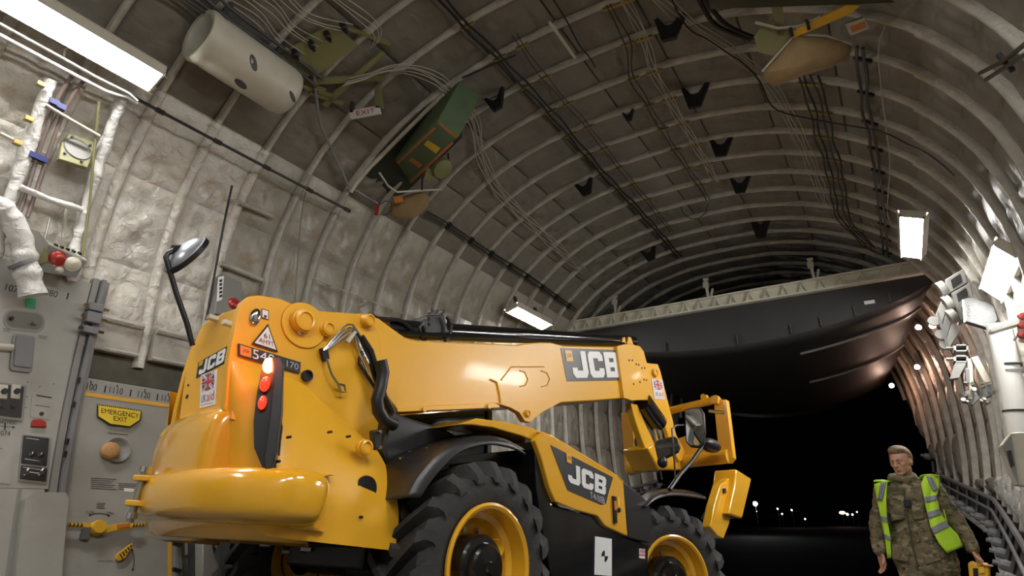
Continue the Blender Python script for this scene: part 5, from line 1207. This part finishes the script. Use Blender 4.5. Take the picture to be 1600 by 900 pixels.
sb = tag(MB().tube([at(*p, 9.9) for p in ((1412,339),(1425,338),(1443,335.5))], .012, 6).build('light_crossbar', CHROME), 'thin crossbar above the strip light over the door beam end', 'bar')

# ------------------------------------------------------------------ lights far out on the airfield
for px, py, y, r, col, e, lbv in ((1180,787,70,.22,(1,1,1),90,'brightest white airfield light, just right of the front wheel leg'), (1182,799,72,.05,(1,1,1),14,'faint reflection-like white light right under the brightest one'), (1215,795,110,.12,(1,.9,.8),14,'faint airfield light right of the brightest one'), (1222,803,110,.1,(1,.9,.7),14,'faint airfield light low in the middle of the dark'), (1237,797,110,.13,(1,1,1),16,'white airfield light mid way to the orange light'),
                                  (1316,801,120,.22,(1,.35,.1),10,'orange airfield light left of the soldier'), (1324,803.5,120,.16,(.7,.85,1),26,'white airfield light next to the orange one'), (1332,804,120,.12,(1,1,1),16,'small white airfield light nearest the soldier'), (1258,811,110,.1,(1,1,1),10,'faint low airfield light'), (1339,800,130,.10,(1,.8,.7),8,'dim upper airfield light close to the soldier')):
    c = at(px, py, y); t = empty('airfield_light', (c[0], c[1], -1.25), lbv, 'lamp', 'distant airfield lights')
    MB().sphere(c, (r*(2.2 if col[1] < .5 else 1), r, r), 10).build('lamp_globe', mat('airfield_glow', col, .5, emit=col, estr=e), t, True)
    if c[2] > -1.2: MB().cyl((c[0], c[1]+.1, -1.25), (c[0], c[1]+.1, c[2]), .04, n=6).build('lamp_pole', BLACKM, t, True)

# ------------------------------------------------------------------ soldier
YM = 6.2
def J(px, py, dy=0.0): return at(px, py, YM+dy)
fz = RZ(YM)
SK = mat('skin', (.52, .27, .19), .5, bump=.05, bscale=80, var=.08, vscale=30)
def camo(name):
    m = bpy.data.materials.new(name); m.use_nodes = True; nt = m.node_tree; b = nt.nodes['Principled BSDF']; L = nt.links.new
    b.inputs['Roughness'].default_value = .85; tc = nt.nodes.new('ShaderNodeTexCoord')
    prev = None
    for i, (sc, col, th) in enumerate(((1, (.16,.125,.07), 0), (9, (.085,.085,.04), .53), (13, (.25,.20,.12), .58), (19, (.06,.04,.022), .60), (34, (.36,.32,.23), .68))):
        if i == 0:
            rgb = nt.nodes.new('ShaderNodeRGB'); rgb.outputs[0].default_value = (*col, 1); prev = rgb.outputs[0]; continue
        mp_ = nt.nodes.new('ShaderNodeMapping'); mp_.inputs['Location'].default_value = (i*3.1, i*7.7, i); mp_.inputs['Scale'].default_value = (1, 1, 1.8); L(tc.outputs['Object'], mp_.inputs[0])
        n = nt.nodes.new('ShaderNodeTexNoise'); n.inputs['Scale'].default_value = sc; n.inputs['Detail'].default_value = 4; L(mp_.outputs[0], n.inputs['Vector'])
        r = nt.nodes.new('ShaderNodeMapRange'); r.inputs[1].default_value = th; r.inputs[2].default_value = th+.025; L(n.outputs[0], r.inputs[0])
        mx = nt.nodes.new('ShaderNodeMix'); mx.data_type = 'RGBA'; L(r.outputs[0], mx.inputs[0]); L(prev, mx.inputs[6]); mx.inputs[7].default_value = (*col, 1); prev = mx.outputs[2]
    L(prev, b.inputs['Base Color'])
    n = nt.nodes.new('ShaderNodeTexNoise'); n.inputs['Scale'].default_value = 14; L(tc.outputs['Object'], n.inputs['Vector']); bp_ = nt.nodes.new('ShaderNodeBump'); bp_.inputs['Strength'].default_value = .7; bp_.inputs['Distance'].default_value = .02; L(n.outputs[0], bp_.inputs['Height']); L(bp_.outputs[0], b.inputs['Normal'])
    return m
CAMO = camo('camouflage_cloth')
VEST = mat('lime_vest_fabric', (.50, .80, .04), .65, bump=.4, bscale=14, emit=None); BAND = mat('reflective_band', (.27,.28,.33), .4, bump=.2, bscale=20)
HAIR = mat('light_brown_hair', (.22,.15,.085), .6, bump=.8, bscale=60, stretch=(1,1,.3))
PR = empty('person', (J(1450,885)[0], YM, fz), 'soldier in camouflage and open lime reflective vest walking down the ramp carrying a yellow tool', 'person')
def cap(m, a, b, ra, rb, n=12, st=4):
    a = V(a); b = V(b); d = unit(b-a); pts = []; rs = []
    for k in range(4): t_ = math.pi/2*(1-k/3.0001); pts.append(a-d*ra*math.sin(t_)); rs.append(max(ra*math.cos(t_), ra*.05))
    for k in range(1, st): pts.append(a+(b-a)*k/st); rs.append(ra+(rb-ra)*k/st)
    for k in range(4): t_ = math.pi/2*k/3.0001; pts.append(b+d*rb*math.sin(t_)); rs.append(max(rb*math.cos(t_), rb*.05))
    return m.tube(pts, rs, n)
def remesh(o, vox, disp=0, dsc=.12, smooth=4):
    r = o.modifiers.new('remesh', 'REMESH'); r.mode = 'VOXEL'; r.voxel_size = vox; r.use_smooth_shade = True
    s = o.modifiers.new('smooth', 'SMOOTH'); s.iterations = smooth; s.factor = .5
    if disp:
        t = bpy.data.textures.new('folds', 'CLOUDS'); t.noise_scale = dsc; t.noise_depth = 2
        d = o.modifiers.new('folds', 'DISPLACE'); d.texture = t; d.strength = disp; d.mid_level = .5; d.texture_coords = 'LOCAL'
    return o
sR, sL = J(1384,768), J(1455,764); eR, eL = J(1372,818,.03), J(1492,812,.05); wR, wL = J(1374,862,-.03), J(1521,858,-.02)
hipc = J(1447,880); neck = J(1412,755,.02); chest = J(1424,790); belly = J(1438,835)
hR, hL = hipc+V((-.09,0,-.02)), hipc+V((.09,0,-.02)); kR, kL = V((hR[0]-.02, YM-.18, fz+.50)), V((hL[0]+.02, YM+.06, fz+.47)); fR, fL = V((hR[0]-.01, YM-.24, fz+.10)), V((hL[0]+.03, YM+.28, fz+.12))
hc_ = J(1407,722,-.03)
fdir = unit(V((-.42,-.88,-.16))); hu = unit(V((-.05,-.12,1))); hr = unit(np.cross(hu, fdir)); hu = np.cross(fdir, hr); HR = np.column_stack((hr, fdir, hu))
def hpnt(x, y, z): return hc_+HR@V((x, y, z))            # x towards his left ear, y out of the face, z up
m = MB()
m.sphere(hpnt(0,-.015,.020), (.076,.096,.094), 20, HR); m.sphere(hpnt(0,.022,-.035), (.056,.060,.072), 16, HR); m.sphere(hpnt(0,.050,-.086), (.028,.024,.022), 10, HR)
m.sphere(hpnt(0,.072,.026), (.052,.018,.014), 12, HR); cap(m, hpnt(0,.084,.014), hpnt(0,.102,-.022), .008, .012, 8); m.sphere(hpnt(.011,.092,-.026), .008, 8); m.sphere(hpnt(-.011,.092,-.026), .008, 8)
m.sphere(hpnt(0,.078,-.050), (.020,.012,.008), 10, HR); m.sphere(hpnt(0,.075,-.062), (.018,.011,.008), 10, HR); m.sphere(hpnt(.036,.055,-.014), (.022,.022,.018), 10, HR); m.sphere(hpnt(-.036,.055,-.014), (.022,.022,.018), 10, HR)
for s in (-1, 1): m.sphere(hpnt(s*.028,.071,.006), (.014,.010,.010), 10, HR); m.sphere(hpnt(s*.080,-.012,-.005), (.008,.018,.030), 10, HR); cap(m, hpnt(s*.050,.0,-.05), hpnt(s*.018,.055,-.082), .020, .016, 8)
cap(m, hpnt(0,-.03,-.06), neck+V((0,.02,0)), .056, .062); cap(m, neck, chest, .07, .13); cap(m, chest+V((-.07,0,0)), chest+V((.07,0,0)), .11, .11); cap(m, chest, belly, .13, .12); cap(m, belly, hipc, .12, .13)
cap(m, neck+V((0,0,-.03)), sR, .05, .06); cap(m, neck+V((0,0,-.03)), sL, .05, .06)
for s_, e_, w_ in ((sR,eR,wR),(sL,eL,wL)): cap(m, s_, e_, .055, .042); cap(m, e_, w_, .042, .027)
for h_, k_, f_ in ((hR,kR,fR),(hL,kL,fL)): cap(m, h_, k_, .088, .058); cap(m, k_, f_, .058, .038); cap(m, f_, f_+V((-.01,-.16,-.05)), .04, .03)
def hand(w, d, side, curl, grip=None):
    """w wrist, d towards the knuckles, side towards the thumb"""
    d = unit(d); side = unit(side-d*(side@d)); pal = np.cross(d, side)*curl[0]
    k = w+d*.095
    for i in range(5): o_ = (i-2)*.016; cap(m, w+side*o_*.7+d*.012, k+side*o_, .014, .013, 8)
    for i, L_ in enumerate((.072, .080, .074, .060)):
        b = k+side*(.030-.020*i); p = b; dd = d
        for j, f_ in enumerate((.44, .32, .24)):
            dd = unit(dd*math.cos(curl[1]+j*.12)+pal*math.sin(curl[1]+j*.12)) ; q_ = p+dd*L_*f_*1.1; cap(m, p, q_, .0095-.001*j, .009-.001*j, 8); p = q_
    b = w+d*.025+side*.030; p = b
    for f_, dd in ((.040, unit(side*.75+d*.65+pal*.25)), (.032, unit(side*.25+d*.85+pal*.45)), (.026, unit(d*.8+pal*.6-side*.1))):
        q_ = p+dd*f_; cap(m, p, q_, .0125, .0105, 8); p = q_
hand(wR, unit(J(1384,895,-.05)-wR), V((.5,-.8,0)), (1, .35)); hand(wL, unit(J(1534,884,-.04)-wL), V((-.35,-.9,0)), (-1, .75))
body_ = m.build('body', SK, PR, True, smooth=60); remesh(body_, .0055, smooth=3)
# face details and hair
for s in (-1, 1):
    MB().tube([hpnt(s*(.015+.027*k/5), .0815-.0022*(k-1.5)**2*.35-.004, .001-.003*math.sin(math.pi*k/5)) for k in range(6)], .0016, 6).build('eyelash_line', mat('lash_brown', (.06,.03,.02), .7) if s < 0 else bpy.data.materials['lash_brown'], PR, True)
    MB().tube([hpnt(s*(.012+.034*k/5), .089-.0016*k*k*.5, .026+.005*math.sin(math.pi*k/5)) for k in range(6)], .0034, 6).build('eyebrow', HAIR, PR, True)
MB().sphere(hpnt(0,.0855,-.050), (.019,.006,.0035), 10, HR).build('lips', mat('lip_pink', (.42,.16,.13), .5), PR, True)
m = MB(); m.sphere(hpnt(0,-.024,.040), (.081,.098,.090), 22, HR)
P_ = [v for v in m.v]; keep = []
for i, f_ in enumerate(m.f):
    c = sum(V(P_[j]) for j in f_)/len(f_); l = HR.T@(c-hc_)
    if l[2] > .100 or (l[1] < .045 and l[2] > .082) or (l[1] < .01 and l[2] > .03) or (l[1] < -.03 and l[2] > -.01) or (l[1] < -.05 and l[2] > -.055): keep.append(f_)
m.f = keep
hair = m.build('hair', HAIR, PR, True, smooth=60); sdm = hair.modifiers.new('s', 'SOLIDIFY'); sdm.thickness = .012; sdm.offset = 0; smd = hair.modifiers.new('sub', 'SUBSURF'); smd.levels = 1; smd.render_levels = 1
m = MB(); m.sphere(hpnt(0,.012,.098), (.066,.066,.042), 16, HR); m.sphere(hpnt(.012,.045,.106), (.048,.032,.022), 12, HR)
fq = m.build('hair_fringe', HAIR, PR, True, smooth=60); remesh(fq, .005)
MB().sphere(hpnt(.088,-.002,-.004), .008, 8).build('ear_plug', YWIRE, PR, True)
# smock, trousers, boots
m = MB()
cap(m, neck+V((0,.02,-.02)), chest, .095, .15, 16); cap(m, chest+V((-.085,0,.02)), chest+V((.085,0,.0)), .125, .125, 16); cap(m, chest+V((-.06,0,-.05)), belly+V((-.06,0,0)), .135, .135, 16); cap(m, chest+V((.06,0,-.05)), belly+V((.06,0,0)), .135, .135, 16)
cap(m, belly+V((-.06,0,0)), hipc+V((-.075,0,-.0)), .135, .150, 16); cap(m, belly+V((.06,0,0)), hipc+V((.075,0,-.0)), .135, .150, 16)
cap(m, neck+V((-.03,.02,-.04)), sR, .07, .085); cap(m, neck+V((.03,.02,-.04)), sL, .07, .088)
for s_, e_, w_ in ((sR,eR,wR),(sL,eL,wL)): cap(m, s_, e_, .088, .068); cap(m, e_, w_-(w_-e_)*.06, .070, .052)
for k in range(24):                                  # collar roll
    a = 2*math.pi*k/24; b = 2*math.pi*(k+1)/24; c = neck+V((0,.0,.045))
    cap(m, c+V((.078*math.cos(a),.070*math.sin(a),.018*math.sin(a))), c+V((.078*math.cos(b),.070*math.sin(b),.018*math.sin(b))), .034, .030, 8, 2)
jk = m.build('camouflage_smock', CAMO, PR, True, smooth=60); remesh(jk, .010, .030, .075, 4)
m = MB()
for q in ([(1391,798),(1413,796),(1414,812),(1393,815)], [(1424,793),(1444,796),(1446,812),(1427,813)], [(1393,850),(1422,855),(1422,880),(1394,874)], [(1440,862),(1466,858),(1474,876),(1446,884)]):
    c0 = [J(*p, -.150) for p in q]; MB().prism(c0, (0,.05,0)).build('smock_pocket', CAMO, PR, True, bevel=.012)
MB().box(J(1418,786,-.165), (.05,.02,.06)).build('rank_slide', BLACKM, PR, True, bevel=.006); MB().tube([J(*p,-.155) for p in ((1412,764),(1416,790),(1420,820),(1428,860),(1434,885))], .007, 6).build('front_zip', mat('dark_zip', (.06,.05,.03), .8), PR, True)
m = MB()
cap(m, hipc+V((-.05,0,-.02)), hipc+V((.05,0,-.02)), .14, .14)
for h_, k_, f_ in ((hR,kR,fR),(hL,kL,fL)): cap(m, h_, k_, .118, .09); cap(m, k_, f_+V((0,0,.08)), .09, .075)
remesh(m.build('camouflage_trousers', CAMO, PR, True), .012, .03, .09)
for f_ in (fR, fL):
    m = MB(); cap(m, f_+V((0,.0,.10)), f_+V((0,0,-.02)), .060, .055); cap(m, f_+V((0,.04,-.045)), f_+V((-.01,-.17,-.055)), .045, .040); remesh(m.build('boot', mat('brown_boot_leather', (.08,.045,.025), .5), PR, True), .010)
# vest
def vy(px, py, o=0.0):
    xc = 1415+(py-745)*.26; d = .165*math.sqrt(max(.02, 1-((px-xc)/62)**2))+.035+o; return J(px, py, -d)
def vest_panel(rows, name, m_, o=0.0, parent=None):
    rr_ = []
    for (y0, a0, y0b, b0), (y1, a1, y1b, b1) in zip(rows[:-1], rows[1:]):
        for k in range(4): t_ = k/4; rr_.append((y0+(y1-y0)*t_, a0+(a1-a0)*t_, y0b+(y1b-y0b)*t_, b0+(b1-b0)*t_))
    rr_.append(rows[-1])
    P = [[vy(a+(b-a)*j/7, ya+(yb-ya)*j/7, o+.006*math.sin(j*1.1+ya*.09)) for j in range(8)] for ya, a, yb, b in rr_]
    return MB().grid(P).build(name, m_, parent or PR, True, solid=.010, smooth=60)
RV = [(744,1444,743,1467),(756,1439,758,1468),(785,1445,776,1463),(806,1450,798,1468),(824,1454,817,1479),(849,1467,836,1496),(864,1480,854,1504)]
LV = [(756,1366,751,1386),(783,1371,783,1385),(807,1376,812,1386),(839,1383,841,1391),(873,1387,871,1393)]
v = vest_panel(RV, 'reflective_vest', VEST); v2 = vest_panel(LV, 'reflective_vest', VEST)
def interp_rows(R, py, f): 
    ys = [r[0]*(1-f)+r[2]*f for r in R]; xs = [r[1]*(1-f)+r[3]*f for r in R]; return float(np.interp(py, ys, xs))
def band(R, p0, p1, h, parent):
    rows = [(p0+h*k/3, interp_rows(R, p0+h*k/3, 0), p1+h*k/3, interp_rows(R, p1+h*k/3, 1)) for k in range(4)]
    vest_panel(rows, 'reflective_strip', BAND, .010, parent)
band(RV, 777, 773, 8, v); band(RV, 801, 794, 9, v); band(RV, 825, 813, 9, v); band(LV, 806, 808, 8, v2); band(LV, 834, 838, 7, v2)
vest_panel([(744,1447,744,1455),(756,1452,755,1461),(768,1460,765,1466)], 'reflective_strip', BAND, .012, v); vest_panel([(754,1377,753,1384),(768,1374,768,1381),(782,1371,782,1378)], 'reflective_strip', BAND, .012, v2)
# back of the vest and shoulder straps
P = [[chest+V((.215*math.sin(a), .19*math.cos(a)-.01, z)) for a in np.linspace(-1.7, 1.7, 14)] for z in np.linspace(.13, -.33, 8)]
P = [[p+V(((chest[2]-p[2])*.26*.0+(.0), 0, 0)) for p in row] for row in P]; MB().grid(P).build('vest_back', VEST, PR, True, solid=.01, smooth=60)
for (a, b) in (((1456,744),(.12)),((1376,754),(-.14))):
    p0 = vy(*a); p1 = chest+V((b, .12, .14)); mid = (p0+p1)/2+V((0,-.02,.03))
    MB().grid([[p+V((-.05,0,.01)), p+V((0,0,.012)), p+V((.05,0,.0))] for p in sm([p0, mid, p1], 5)]).build('shoulder_strap', VEST, PR, True, solid=.01)
# yellow tool in his left hand
tl = empty('yellow_tool', J(1528,890,-.05), 'yellow hand-held unit with a carrying handle, held in the soldier left hand', 'tool')
tp_ = Plane(J(1528,888,-.06), V((-.2,-1,0)))
plate('tool_body', tp_, [(1512,879),(1518,877),(1523,881),(1540,880),(1545,885),(1547,925),(1516,925)], .09, YWIRE, tl, bevel=.01)
plate('dark_inset', tp_, [(1520,888),(1528,888),(1530,918),(1522,918)], .01, BLACKM, tl, off=.003); plate('handle_grip', tp_, [(1524,872),(1533,872),(1536,884),(1527,886)], .035, YWIRE, tl, off=.01, bevel=.006)
plate('raised_block', tp_, [(1529,886),(1537,885),(1538,895),(1530,896)], .02, TAPE, tl, off=.012)
